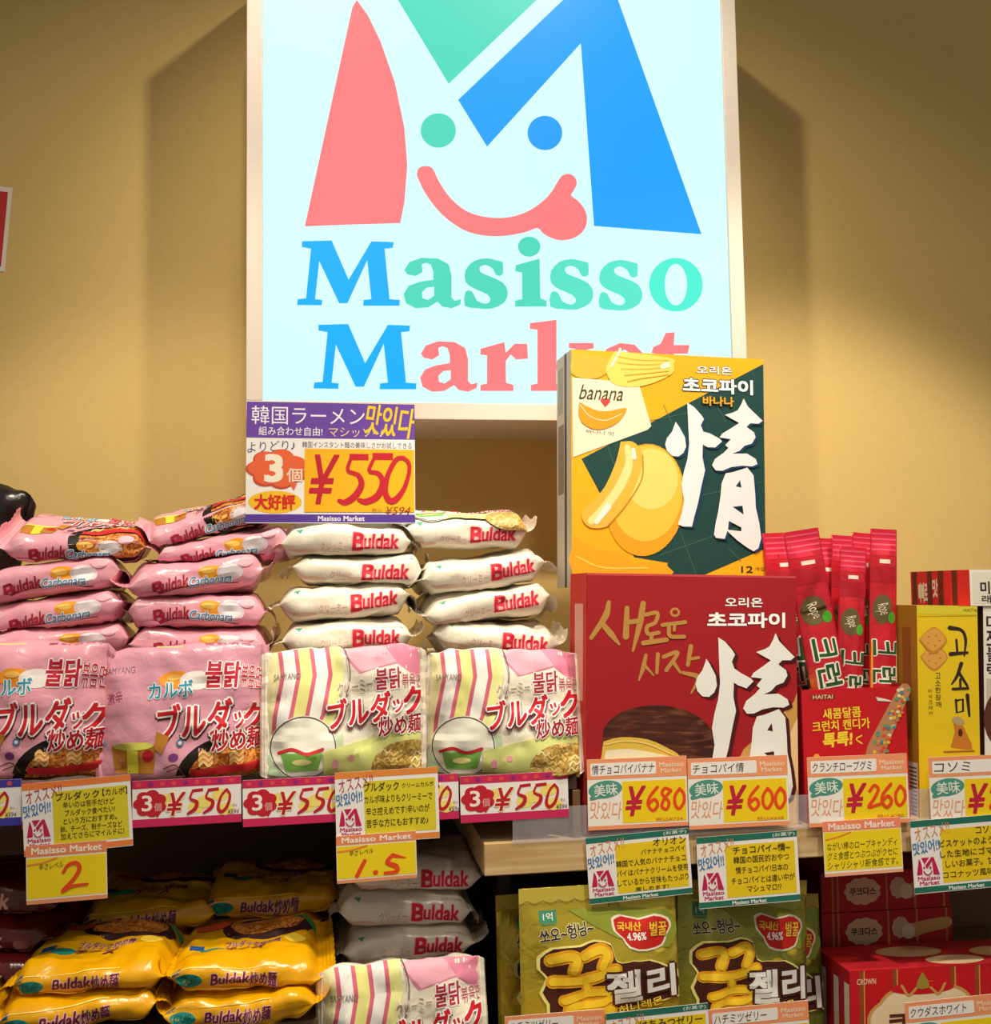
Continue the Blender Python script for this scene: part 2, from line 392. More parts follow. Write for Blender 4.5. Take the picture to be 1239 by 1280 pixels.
def pouch(name, label, cat, art, y, T, base, seed, mg=(.006, .006, .006, .006), roll=0, tilt=0, yaw=0, group=None, wr=1.0, nu=30, nv=36, style='film', parts=None, zig=0):
    """a flat bag standing up, sealed round its rim; the artwork lies on its front"""
    rnd = random.Random(seed); cx, by = art.x0+art.w/2, art.y0+art.h; sx, sz = SX(cx, by-art.h/2, y), SZ(cx, by-art.h/2, y)
    W, H = art.w*sx, art.h*sz; off = Vector((rnd.uniform(0, 90), rnd.uniform(0, 90), rnd.uniform(0, 90))); mb = MB()
    def pr(d, m): return 0 if d <= m else min(1, (d-m)/(.34*min(W, H)))
    F = []; B = []; bow = rnd.uniform(-.004, .004)
    for i in range(nu+1):
        fr = []; br = []
        for j in range(nv+1):
            x = W*i/nu; z = H*j/nv
            g = 1
            for d, m in ((x, mg[0]), (W-x, mg[1]), (H-z, mg[2]), (z, mg[3])): g = min(g, pr(d, m))
            g = math.sin(g*math.pi/2)**.8 if g > 0 else 0
            s = Vector((x*22, z*22, 0))+off
            d = T*.5*g+wr*(.25+g)*(.0028*noise.noise(s)+.0014*noise.noise(s*2.6))
            if g > 0: d -= wr*.003*(1-min(1, abs(noise.noise(Vector((x*30, z*9, 4))+off))*3.5))*g
            mid = bow*math.sin(math.pi*j/nv)+.0016*wr*noise.noise(Vector((x*14, z*14, 9))+off)+ (.0006*(j % 2) if z > H-mg[2] and zig else 0)
            fr.append(Vector((x-W/2, mid-max(d, .0004), z))); br.append(Vector((x-W/2, mid+max(T*.5*g, .0004), z)))
        F.append(fr); B.append(br)
    m = nv+1; vs = [p for r in F for p in r]+[p for r in B for p in r]; nn = len(vs)//2; fs = []
    for i in range(nu):
        for j in range(nv):
            q = (i*m+j, (i+1)*m+j, (i+1)*m+j+1, i*m+j+1); fs += [q, tuple(nn+a for a in q[::-1])]
    rim = [(i, 0) for i in range(nu)]+[(nu, j) for j in range(nv)]+[(i, nv) for i in range(nu, 0, -1)]+[(0, j) for j in range(nv, 0, -1)]
    for a, c in zip(rim, rim[1:]+rim[:1]):
        ia, ic = a[0]*m+a[1], c[0]*m+c[1]; fs.append((ic, ia, nn+ia, nn+ic))
    mb.mesh(vs, fs, mat(base, style), True)
    def S(u, v, l):
        fi = min(max(u/art.w*nu, 0), nu-1e-6); fj = min(max((1-v/art.h)*nv, 0), nv-1e-6); i, j = int(fi), int(fj); fi -= i; fj -= j
        p = (F[i][j]*(1-fj)+F[i][j+1]*fj)*(1-fi)+(F[i+1][j]*(1-fj)+F[i+1][j+1]*fj)*fi
        p.y -= LAY*1.3*l; return p
    art.into(mb, S, ([round(art.w*i/nu, 3) for i in range(1, nu)], [round(art.h*j/nv, 3) for j in range(1, nv)]), True)
    o = mb.build(name); o.location = P(cx, by, y)
    o.matrix_world = Matrix.Translation(o.location) @ Matrix.Rotation(math.radians(yaw), 4, 'Z') @ Matrix.Rotation(math.radians(roll), 4, 'Y') @ Matrix.Rotation(math.radians(tilt), 4, 'X')
    tag(o, label, cat, group); return o

def carton(name, label, cat, art, y, depth, base, side=None, roll=0, yaw=0, tilt=0, group=None, top=None, by=None, bev=.0012):
    """a box; art is its front, side (drawn 0..1 x 0..1) its left face, top (0..1 x 0..1) its lid"""
    cx, cy, bot = art.x0+art.w/2, art.y0+art.h/2, art.y0+art.h; sx, sz = SX(cx, cy, y), SZ(cx, cy, y); W, H = art.w*sx, art.h*sz; mb = MB()
    mb.box(-W/2, 0, 0, W/2, depth, H, mat(base, 'card'), bev)
    art.into(mb, lambda u, v, l: (u*sx-W/2, -LAY*l, H-v*sz))
    if side: side.into(mb, lambda u, v, l: (-W/2-LAY*l, depth*(1-u/side.w), H*(1-v/side.h)))
    if top: top.into(mb, lambda u, v, l: (W*(u/top.w-.5), depth*(1-v/top.h), H+LAY*l))
    o = mb.build(name)
    o.matrix_world = Matrix.Translation(P(cx, bot, y)) @ Matrix.Rotation(math.radians(yaw), 4, 'Z') @ Matrix.Rotation(math.radians(roll), 4, 'Y') @ Matrix.Rotation(math.radians(tilt), 4, 'X')
    tag(o, label, cat, group); return o

# ------------------------------------------------------------------ the setting
def struct(name, x0, y0, z0, x1, y1, z1, m, bev=0.0):
    mb = MB(); mb.box(x0, y0, z0, x1, y1, z1, m, bev); o = mb.build(name); o['kind'] = 'structure'; return o
YW = .48
WALLM = mat('d4b674', 'wall')
struct('wall_back', -2.2, YW, 0, 3.2, YW+.1, 3.3, WALLM)
struct('floor', -2.2, -3.5, -.05, 3.2, YW+.1, 0, mat('8a7460', 'dark'))
DK = mat('3a2c22', 'dark')
ZL = P(400, 979, 0).z           # top of the left shelf
ZR = P(860, 1041, 0).z          # top of the wooden shelf on the right
ZB = P(500, 1378, 0).z          # the lower shelf
XL0, XL1 = P(-260, 980, 0).x, P(722, 980, 0).x
XR0, XR1 = P(605, 1050, 0).x, P(1500, 1050, 0).x
struct('trim_1', XL0, .004, ZL-.022, XL1, YW, ZL, mat('4a382a', 'dark'), .001).name = 'shelf_board'
wd = struct('wooden_shelf', XR0, 0, ZR-.040, XR1, YW, ZR, WOOD(), .0015)
struct('lower_shelf', XL0, -.06, ZB-.03, XR1, YW, ZB, mat('5a4636', 'dark'))
struct('wall_shade_panel', XL0, YW-.012, .1, XR1, YW-.002, ZL-.03, mat('6e5442', 'dark'))  # added dark sheet over the lower wall; its brown stands for shelf shade
struct('shelf_divider', P(622, 1100, .1).x, .10, ZB, P(622, 1100, .1).x+.018, YW-.012, ZR-.041, DK)
struct('shelf_plinth', XL0, .02, 0, XR1, YW, ZB-.03, DK)
# low risers that lift the back rows
RL = P(300, 832, .085).z
struct('back_riser', P(-100, 832, .085).x, .10, ZL, P(715, 832, .085).x, .40, RL, mat('d8cfc0', 'card'))

KR = mat('6b5844', 'card')
def riser(a, c, py, y, y1):
    struct('lower_riser', P(a, py, y).x, y+.012, ZB, P(c, py, y).x, y1, P((a+c)/2, py, y).z, KR)
riser(2, 398, 1295, -.03, .11)
riser(90, 410, 1214, .13, .30)
riser(428, 600, 1251, .075, .23)
riser(-150, 60, 1249, .03, .12)
riser(-150, 60, 1200, .125, .26)

# ------------------------------------------------------------------ the illuminated sign
YS = .275
def sign():
    a, b = P(308, 300, YS).x, P(929, 300, YS).x; z0, z1 = P(620, 525, YS).z, P(620, -72, YS).z
    o = empty('illuminated_sign', ((a+b)/2, YW, z0)); tag(o, 'large backlit white shop sign with a smiling letter M on the tan wall', 'sign'); cx = (a+b)/2
    f = MB(); fm = mat('d8ccc0', 'paint'); t = .024; tz = .026; d = YS-YW; wv = (b-a)/2; H = z1-z0
    f.box(-wv, d, 0, wv, 0, tz, fm, .001); f.box(-wv, d, H-tz, wv, 0, H, fm, .001); f.box(-wv, d, tz, -wv+t, 0, H-tz, fm, .001); f.box(wv-t, d, tz, wv, 0, H-tz, fm, .001)
    f.box(-wv+t, -.01, tz, wv-t, 0, H-tz, fm); f.build('frame', o)
    g = MB(); g.box(-wv+t, d+.006, tz, wv-t, d+.012, H-tz, mat_lit('d4ffff', 1.0)); g.build('light_panel', o)
    R, GR, BL, CY = 'ff8284', '54dcc0', '2ea4ff', '20b4ff'
    def piece(name, draw, hexc):
        A = Art(0, 0, 1239, 1280); m = mat_lit(hexc, .95); draw(A, m); mb = MB()
        # the pieces are flat cut film on the light panel
        A.into(mb, lambda u, v, l: tuple(P(u, v, YS+.006)-Vector((cx, YW, z0))+Vector((0, -.0004*l, 0)))); mb.build(name, o)
    e = lambda pts: [(300+x/1.936, y/1.936) for x, y in pts]
    l1 = lambda pts, dx=0, dy=0: [(300+(x+dx)/1.936, 280+(y+dy)/1.936) for x, y in pts]
    piece('emblem_wedge', lambda A, m: A.poly(e([(157, 548), (225, 545), (388, 540), (398, 490), (405, 400), (398, 310), (375, 200), (340, 100), (310, 38), (283, 0), (272, 18)]), m), R)
    piece('emblem_triangle', lambda A, m: A.poly(e([(340, -70), (505, 203), (800, -78)]), m), GR)
    piece('emblem_stroke', lambda A, m: A.poly(e([(528, 242), (782, 0), (862, -74), (886, -74), (915, 0), (1117, 567), (857, 547), (825, 105), (598, 355)]), m), '28a6ff')
    piece('emblem_eye', lambda A, m: A.ell(*e([(480, 316)])[0], 22, 21.5, m, n=36), GR)
    piece('emblem_eye', lambda A, m: A.ell(*e([(738, 322)])[0], 21.7, 21.5, m, n=36), BL)
    def smile(A, m):
        A.poly(e([(428, 425), (432, 408), (448, 402), (466, 408), (482, 440), (510, 480), (550, 512), (600, 526), (650, 526), (700, 510), (745, 476), (772, 435), (782, 424), (797, 421), (811, 430), (815, 446), (806, 464), (802, 474), (822, 490), (838, 516), (838, 545), (822, 568), (795, 580), (765, 580), (735, 566), (720, 552), (690, 562), (640, 571), (590, 570), (540, 556), (490, 520), (450, 470)]), m, smooth=3)
    piece('emblem_smile', smile, R)
    MP = [(150, 42), (222, 40), (263, 135), (318, 42), (372, 44), (370, 58), (350, 60), (362, 182), (387, 184), (386, 198), (298, 198), (299, 184), (318, 182), (308, 88), (260, 192), (240, 192), (192, 90), (182, 182), (199, 184), (198, 197), (138, 196), (140, 182), (160, 180), (172, 60), (150, 56)]
    AP = [(398, 112), (410, 92), (440, 82), (480, 84), (505, 98), (512, 125), (512, 178), (520, 186), (535, 182), (533, 195), (512, 204), (490, 200), (478, 188), (455, 202), (425, 204), (402, 192), (396, 170), (408, 150), (435, 140), (468, 135), (468, 115), (462, 98), (450, 94), (440, 98), (442, 116), (425, 126), (405, 122)]
    AH = [(470, 152), (452, 154), (440, 166), (442, 180), (455, 184), (470, 174)]
    def s_(A, m, dx, dy=0):
        A.poly(l1([(640, 92), (640, 122), (624, 124), (616, 108), (598, 99), (584, 105), (588, 118), (612, 128), (640, 142), (652, 164), (644, 190), (612, 205), (580, 204), (548, 198), (550, 164), (566, 164), (578, 186), (600, 193), (610, 184), (602, 170), (570, 156), (550, 140), (550, 112), (570, 90), (600, 83), (625, 88)], dx, dy), m, smooth=2)
    piece('letter_m', lambda A, m: A.poly(l1(MP), m), CY)
    piece('letter_a', lambda A, m: A.poly(l1(AP), m, [l1(AH)]), GR)
    piece('letter_s', lambda A, m: s_(A, m, -4), GR)
    def i_(A, m): A.ell(*l1([(700, 55)])[0], 14, 12.5, m); A.poly(l1([(668, 100), (725, 84), (727, 180), (742, 186), (742, 200), (666, 200), (666, 186), (683, 182), (683, 118), (666, 114)]), m)
    piece('letter_i', i_, GR); piece('letter_s', lambda A, m: s_(A, m, 203, 2), '5ce4ca'); piece('letter_s', lambda A, m: s_(A, m, 322, 4), '5ce8d0')
    piece('letter_o', lambda A, m: A.ell(*l1([(1055, 147)])[0], 33.5, 33.5, m, rot=0, n=36, hole=(14, 26)), '52f0d8')
    piece('letter_m', lambda A, m: A.poly(l1(MP, 40, 202), m), CY)
    piece('letter_a', lambda A, m: A.poly(l1(AP, 40, 202), m, [l1(AH, 40, 202)]), R)
    piece('letter_r', lambda A, m: A.poly(l1([(582, 302), (640, 286), (643, 312), (665, 290), (695, 290), (697, 326), (668, 328), (655, 316), (643, 332), (644, 384), (662, 390), (662, 404), (582, 404), (582, 390), (598, 386), (598, 318), (582, 316)]), m), R)
    piece('letter_k', lambda A, m: A.poly(l1([(702, 240), (766, 232), (766, 338), (812, 302), (796, 300), (796, 288), (856, 288), (856, 301), (840, 304), (806, 332), (850, 388), (864, 390), (864, 404), (800, 404), (766, 352), (766, 388), (782, 390), (782, 404), (704, 404), (704, 390), (720, 386), (720, 256), (702, 254)]), m), R)
    def e_(A, m): A.poly(l1([(985, 352), (980, 318), (955, 292), (920, 288), (888, 302), (870, 330), (872, 366), (896, 398), (930, 406), (965, 398), (984, 380), (976, 370), (955, 380), (932, 378), (920, 360), (920, 352)]), m, [l1([(918, 336), (922, 308), (932, 304), (940, 310), (942, 336)])])
    piece('letter_e', e_, R)
    piece('letter_t', lambda A, m: A.poly(l1([(1030, 264), (1052, 262), (1050, 293), (1088, 293), (1084, 314), (1050, 314), (1052, 376), (1062, 388), (1082, 382), (1084, 396), (1050, 408), (1015, 402), (1006, 384), (1006, 314), (996, 312), (1000, 298), (1018, 290)]), m), R)
sign()
# red poster at the left edge, hung on the wall
pa = Art(-70, 230, 11, 336); pa.rect(-66, 236, 6, 330, 'c03430')
card('poster', 'red poster with a white border cut off at the left edge', 'poster', pa, YW-.001, 'e8ddd0', roll=4)

# ------------------------------------------------------------------ noodle pack artwork
PK, PKD, CR, YE = 'f0a6b6', 'e58a9e', 'e9dfcd', 'e2a404'
def art_pink_face():
    A = Art(130, 810, 332, 975)
    A.ell(295, 985, 74, 56, '1c1414', n=36); A.ell(298, 982, 62, 42, NOOD(), n=36)
    A.line([(228, 968), (238, 975), (250, 968)], 4, '1c1414')
    for i in range(16):
        x = 258+(i*37 % 74); y = 950+(i*23 % 22)
        A.line([(x-7, y), (x-2, y-4), (x+4, y+1), (x+9, y-3)], 1.8, ('f6c070', 'e08a3a', 'f8dca0')[i % 3], n=3)
    A.poly([(240, 968), (330, 964), (332, 976), (240, 976)], 'd02a30')
    A.t('SAMYANG', 137, 838, 174, 847, '8a7078', .01)
    A.ell(223, 858, 20, 11, 'f29a28', n=20); A.ell(248, 860, 20, 12, 'f6ece8', n=20); A.ell(221, 855, 9, 4, 'f8c060', n=14)
    A.t('カルボ', 191, 860, 244, 880, '2a9ab8', .03, 0, -2, 'ffffff', .05)
    A.t('불닭', 260, 838, 302, 870, 'c8203a', .05, .1, 2, 'ffffff', .055); A.t('볶음면', 303, 842, 328, 872, 'c8203a', .02, 0, 6, 'ffffff', .06)
    A.t('ブルダ', 203, 889, 292, 932, 'd01f2c', .035, .15, -4, '6a2028', .1); A.t('ブルダ', 203, 887, 292, 930, 'd01f2c', .035, .15, -4, 'ffffff', .065)
    A.t('ッ', 294, 902, 308, 922, 'd01f2c', .03, .1, 0, 'ffffff', .08); A.t('ク', 306, 892, 330, 926, 'd01f2c', .05, .15, 0, 'ffffff', .055)
    A.t('炒め麺', 266, 922, 330, 948, 'b81828', .035, .1, 0, 'ffffff', .055)
    A.t('激辛', 140, 869, 160, 884, 'b05070', .02, .2, -12)
    A.poly([(146, 936), (200, 936), (196, 972), (150, 972)], 'b87a28'); A.rect(165, 938, 178, 972, 'd8d040'); A.ell(172, 937, 25, 5, 'd8d860', n=16); A.ell(190, 950, 7, 8, 'c02030', n=14)
    A.poly([(200, 920), (216, 928), (206, 948), (198, 942)], 'c08030')
    A.ell(228, 936, 4.5, 4.5, '2a7a9a', n=14); A.ell(228, 936, 2.4, 2.4, 'f6c4d0', n=10)
    A.ell(220, 953, 6, 5, '7a3a7a', n=16); A.ell(137, 934, 3, 5, '7ab0d8', n=10)
    A.line([(208, 966), (222, 962), (232, 974)], 1.4, '6a4030'); A.line([(212, 970), (224, 966)], 1.2, '6a4030')
    A.rect(200, 812, 232, 815, 'f0d890'); A.t('불닭볶음면', 258, 811, 330, 816, 'b84050', .0)
    return A
def art_pink_edge():
    A = Art(165, 742, 330, 786)
    A.ell(266, 759, 16, 9.5, 'f2a028', 12, 18); A.ell(290, 763, 17, 11, 'ead8e2', 12, 18); A.ell(290, 763, 13, 8, 'f6eef0', 12, 16); A.ell(262, 757, 9, 4, 'f8c860', 10, 14)
    A.line([(194, 783), (222, 774), (262, 775), (300, 780)], 1.3, '7a2a3a')
    A.t('B', 194, 762, 207, 779, 'a81c34', .035, .1, -12); A.t('uldak', 206, 759, 238, 774, 'a81c34', .03, .15, -6)
    A.t('Carbonara', 239, 764, 292, 775, '5a86b0', .02, .2, 3, 'eaf2f6', .07)
    A.ell(190, 780, 12, 5, 'ec9aac', n=12); A.ell(310, 752, 10, 7, 'f6b8c4', n=12); A.ell(180, 752, 9, 6, 'f6b8c4', n=12)
    A.rect(215, 784.5, 300, 787, 'e8a06a')
    return A
def art_cream_face(ang=-8):
    A = Art(332, 808, 536, 975)
    A.poly([(450, 808), (536, 808), (536, 862), (500, 838), (452, 850), (436, 830)], 'd8829c'); A.poly([(445, 808), (480, 808), (500, 836), (455, 848), (430, 820)], 'e8a8b8')
    cols = ['ece4ae', 'd2667e', 'f0ece6', 'd2667e', 'e4e08c', 'd2667e', 'f0ece6', 'd2667e', 'e6e49a']
    x = 334.0
    for i, c in enumerate(cols):
        w_ = 5 if c == 'd2667e' else 14; x1 = x+w_; f = lambda q: q+(q-334)*.05
        A.poly([(f(x), 810), (f(x1), 810), (f(x1)+4, 850), (f(x1)-6, 900), (x1-20 if x1 > 360 else x1-8, 940), (x-20 if x > 360 else x-8, 940), (f(x)-6, 900), (f(x)+4, 850)], c); x = x1
    A.line([(432, 810), (440, 850), (428, 905)], 1.2, '5a4a40')
    A.poly([(332, 940), (430, 925), (430, 975), (332, 975)], 'bcd0a8'); A.ell(380, 940, 42, 40, 'ece8da', n=32); A.ell(380, 940, 41, 39, '4a4038', n=32, hole=(39.6, 37.6))
    A.poly([(352, 946), (404, 946), (398, 968), (358, 968)], '7ab050'); A.line([(350, 946), (366, 941), (384, 947), (404, 942)], 4, 'c83030'); A.ell(378, 957, 12, 4, 'e8e090', n=14)
    A.poly([(405, 945), (470, 930), (536, 900), (536, 975), (405, 975)], 'dde08a')
    A.ell(512, 968, 46, 32, NOODB(), n=30)
    for i in range(12):
        x0 = 482+(i*31 % 48); y0 = 950+(i*17 % 22); A.line([(x0-6, y0), (x0-1, y0-4), (x0+4, y0+1), (x0+9, y0-3)], 1.8, ('f4e4ae', 'a8843a', 'e0c070')[i % 3], n=3)
    A.t('クリーミー', 424, 858, 468, 874, 'b89a98', .02, .1, -8, 'f4ece0', .06)
    A.t('불닭', 472, 844, 505, 870, 'b03048', .04, .1, -4, 'f8f0ec', .08); A.t('볶음면', 506, 850, 534, 868, 'b03048', .01, 0, -2, 'f8f0ec', .05)
    A.t('ブルダ', 412, 880, 492, 916, 'd02030', .035, .15, ang, '7a2830', .1); A.t('ブルダ', 412, 878, 492, 914, 'd02030', .035, .15, ang, 'ffffff', .065)
    A.t('ッ', 494, 884, 508, 900, 'd02030', .03, .1, -4, 'ffffff', .08); A.t('ク', 508, 868, 534, 902, 'd02030', .05, .15, -6, 'ffffff', .055)
    A.t('炒め麺', 474, 904, 532, 928, 'a81c30', .03, .1, -4, 'ffffff', .055)
    A.t('SAMYANG', 344, 846, 376, 854, '8a8278', .01)
    A.ell(420, 962, 4, 7, 'e89ab0', n=12); A.ell(440, 955, 4, 4, 'f0a0a8', n=12)
    return A
def art_cream_edge():
    A = Art(350, 775, 515, 817)
    A.t('B', 440, 786, 455, 808, 'cc1f34', .04, .05, 0, 'f0a8ac', .04); A.t('uldak', 455, 787, 500, 806, 'cc1f34', .035, .1, 0, 'f0a8ac', .04)
    A.t('クリーミー', 398, 797, 434, 808, 'd8988a', .01, .1); A.t('カルボナーラ', 402, 808, 434, 813, 'd8a898', .0)
    A.t('ブルダック炒め麺', 478, 778, 506, 782, '6a6258', .0); A.poly([(366, 776), (376, 775), (372, 783)], '4aa080')
    A.ell(375, 810, 20, 4, 'e0b8a4', n=14)
    return A
def art_yellow_face():
    A = Art(190, 1180, 392, 1310)
    A.ell(320, 1215, 66, 40, '3a1c20', n=30); A.ell(320, 1211, 54, 30, NOOD(), n=30); A.ell(240, 1200, 26, 14, 'c84a28', n=20)
    A.rect(212, 1270, 232, 1284, '1e4a8a'); A.ell(245, 1290, 18, 9, '1a8a80', n=18)
    A.t('ブルダック炒め麺', 262, 1262, 340, 1280, '6a1c3a', .03, .2, -4, 'f0c0a0', .06); A.t('チーズ', 262, 1282, 318, 1296, '6a1c3a', .03, .2, -4)
    A.ell(360, 1262, 16, 12, 'f6d040', n=18); A.poly([(350, 1180), (392, 1180), (392, 1200)], '3a8a5a')
    return A
def art_yellow_edge():
    A = Art(190, 1200, 400, 1244)
    A.ell(232, 1224, 15, 8, '128078', n=20); A.t('CUP', 222, 1219, 242, 1228, '0c5a58', .02, .2, -6)
    A.t('Buldak', 256, 1216, 300, 1229, '6a1a44', .035, .2, -4, 'e8b8a8', .05); A.t('炒め麺', 300, 1214, 332, 1231, '6a1a44', .035, .2, -4, 'e8b8a8', .05)
    A.rect(206, 1203, 222, 1215, '24408a'); A.rect(209, 1205, 219, 1209, '3a9a70'); A.line([(196, 1238), (250, 1234), (330, 1238), (392, 1233)], 1.4, 'f8d860'); A.line([(200, 1207), (260, 1210), (330, 1206)], 1.2, 'f8dc70')
    return A
def art_red_edge():
    A = Art(0, 0, 165, 44)
    A.t('Buldak', 50, 14, 110, 32, 'c89a80', .03, .15, -4); A.ell(30, 22, 12, 8, '8a5a34', n=14, rot=20); A.ell(134, 24, 11, 8, '703a3a', n=14); A.line([(10, 34), (60, 38), (150, 32)], 2, '8a4038')
    return A
PF, PE, CF, CE, YF, YEG, RE = art_pink_face(), art_pink_edge(), art_cream_face(), art_cream_edge(), art_yellow_face(), art_yellow_edge(), art_red_edge()
PINK, PINKF, CREAM, YEL, DRED = (PK, PF, PE), ('e6a2b6', PF, None), (CR, CF, CE), (YE, YF, YEG), ('5e1418', None, RE)

# pink stacks and cream stacks on the left shelf (bottom to top)
G1, G2 = 'pink noodle packs stacked behind the front row', 'cream noodle packs stacked behind the front row'
yb = .075
for cx, cy, dy, ro, ti, ya, fc, sd, lb in (
    (70, 806, .0, 0, 0, 2, 0, 11, 'pink noodle pack at the bottom of the far left pink stack'),
    (66, 768, .004, -5, 0, -2, 0, 12, 'pink noodle pack second from the bottom of the far left pink stack'),
    (60, 724, .006, -6, 0, 3, 0, 13, 'pink noodle pack just under the top one of the far left pink stack'),
    (92, 688, .012, 4, 12, 3, 1, 14, 'pink noodle pack lying tilted on top of the far left pink stack, bowl picture up')):
    lay(lb, PINK, cx, cy, yb+dy, 'p', sd, ro, ya, ti, bool(fc), G1)
for cx, cy, dy, ro, ti, ya, fc, sd, lb in (
    (246, 806, .0, 1, 0, -2, 0, 21, 'pink noodle pack at the bottom of the second pink stack'),
    (246, 764, .003, 0, 0, 2, 0, 22, 'pink noodle pack second from bottom of the second pink stack, seal reaching right'),
    (245, 722, .002, -2, 0, 6, 0, 23, 'pink noodle pack in the middle of the second pink stack'),
    (278, 688, .02, -8, 0, -3, 0, 24, 'pink noodle pack second from the top of the second pink stack'),
    (264, 656, .03, -14, 6, 4, 1, 25, 'pink noodle pack tipped up on top of the second pink stack by the price card')):
    lay(lb, PINK, cx, cy, yb+dy, 'p', sd, ro, ya, ti, bool(fc), G1)
for cx, cy, dy, ro, ti, ya, fc, sd, lb in (
    (434, 797, .0, -2, 0, 0, 0, 31, 'cream noodle pack at the bottom of the cream stack under the purple price card'),
    (432, 753, .003, -2, 0, 2, 0, 32, 'cream noodle pack second from bottom of the stack under the purple price card'),
    (446, 714, .008, 2, 0, -3, 0, 33, 'cream noodle pack third from bottom of the stack under the purple price card'),
    (434, 676, .010, 2, 2, 3, 0, 34, 'cream noodle pack on top of its stack right under the purple price card')):
    lay(lb, CREAM, cx, cy, yb+dy, 'c', sd, ro, ya, ti, bool(fc), G2)
for cx, cy, dy, ro, ti, ya, fc, sd, lb in (
    (622, 800, .0, 2, 0, -2, 0, 41, 'cream noodle pack at the bottom of the cream stack next to the red box'),
    (612, 757, .003, -3, 0, 3, 0, 42, 'cream noodle pack second from the bottom of the cream stack next to the red box'),
    (608, 716, .004, -8, 0, 5, 0, 43, 'cream noodle pack sloping upward, second from top of the stack next to the red box'),
    (582, 668, .012, 1, 7, -2, 1, 44, 'cream noodle pack on top of the stack next to the red box, green print showing')):
    lay(lb, CREAM, cx, cy, yb+dy, 'c', sd, ro, ya, ti, bool(fc), G2)
G3 = 'noodle packs standing in the front row'
stand('pink noodle pack standing at the left edge above the orange tip card', PINK, 28, 976, .026, 51, 4, 0, -2, G3)
stand('pink noodle pack standing in front of the second pink stack', PINKF, 230, 976, .025, 52, 4, -1, 3, G3)
stand('striped cream noodle pack standing in front of the stack under the purple price card', CREAM, 432, 974, .027, 53, 5, 0, 3, G3)
stand('striped cream noodle pack standing at the right end of the row beside the red box', CREAM, 630, 974, .028, 54, 5, 1, -5, G3)
# a dark pack at the left edge
stand('large black glossy pack at the left edge behind the far left pink stack', ('1e1716', None, None), -128, 822, .27, 61, 5, 16, -6, L=.22, W=.27, T=.05, wr=2.2)

# lower shelf, left: yellow packs, grey-lit cream packs, dark red packs
G4, G5, G6 = 'yellow noodle packs on the lower shelf', 'cream noodle packs on the lower shelf', 'dark red noodle packs on the lower shelf'
for cx, cy, y, ro, ya, ti, fc, sd, lb in (
    (95, 1272, -.035, -1, 3, 4, 1, 71, 'yellow noodle pack at the front of the left yellow pile, lowest in view'),
    (108, 1228, -.024, 1, -3, 4, 1, 72, 'yellow noodle pack second from the front of the left yellow pile'),
    (150, 1192, .128, 1, 2, 4, 1, 73, 'yellow noodle pack in shade in the middle of the left yellow pile'),
    (184, 1149, .132, 1, -2, 3, 1, 74, 'yellow noodle pack on top of the left yellow pile in deep shade'),
    (298, 1270, -.035, 2, -3, 4, 1, 75, 'yellow noodle pack at the front of the right yellow pile, lowest in view'),
    (306, 1223, -.024, 0, 2, 4, 1, 76, 'yellow noodle pack second from the front of the right yellow pile'),
    (320, 1176, .128, -1, 3, 3, 1, 77, 'yellow noodle pack in shade in the middle of the right yellow pile'),
    (338, 1132, .132, 2, -2, 3, 1, 78, 'yellow noodle pack on top of the right yellow pile in deep shade')):
    lay(lb, YEL, cx, cy, y, 'y', sd, ro, ya, ti, bool(fc), G4, T=.042, wr=2.2)
for cx, cy, y, ro, ya, sd, lb in (
    (512, 1226, .07, 0, 2, 81, 'cream noodle pack on the lower shelf right behind the standing striped pack'),
    (512, 1184, .072, 1, -2, 82, 'cream noodle pack third from the top of the lower shelf stack'),
    (508, 1140, .075, 0, 3, 83, 'cream noodle pack second from the top of the lower shelf stack'),
    (520, 1098, .078, -1, -2, 84, 'cream noodle pack on top of the lower shelf stack beside the 1.5 spice card')):
    lay(lb, CREAM, cx, cy, y, 'c', sd, ro, ya, 0, False, G5)
stand('striped cream noodle pack standing on the lower shelf at the bottom edge', CREAM, 506, 1376, -.010, 85, 6, 0, 2, W=.16, wr=2.2)
for cx, cy, y, ro, ya, sd, lb in (
    (-30, 1225, .03, 4, 6, 91, 'dark red noodle pack at the left edge, lowest of the dark pile'),
    (-28, 1176, .06, 4, -5, 92, 'dark red noodle pack in the middle of the dark pile at the left edge'),
    (-20, 1128, .08, 2, 4, 93, 'dark red noodle pack on top of the dark pile behind the spice card marked 2')):
    lay(lb, DRED, cx, cy, y, 'r', sd, ro, ya, 2, False, G6)

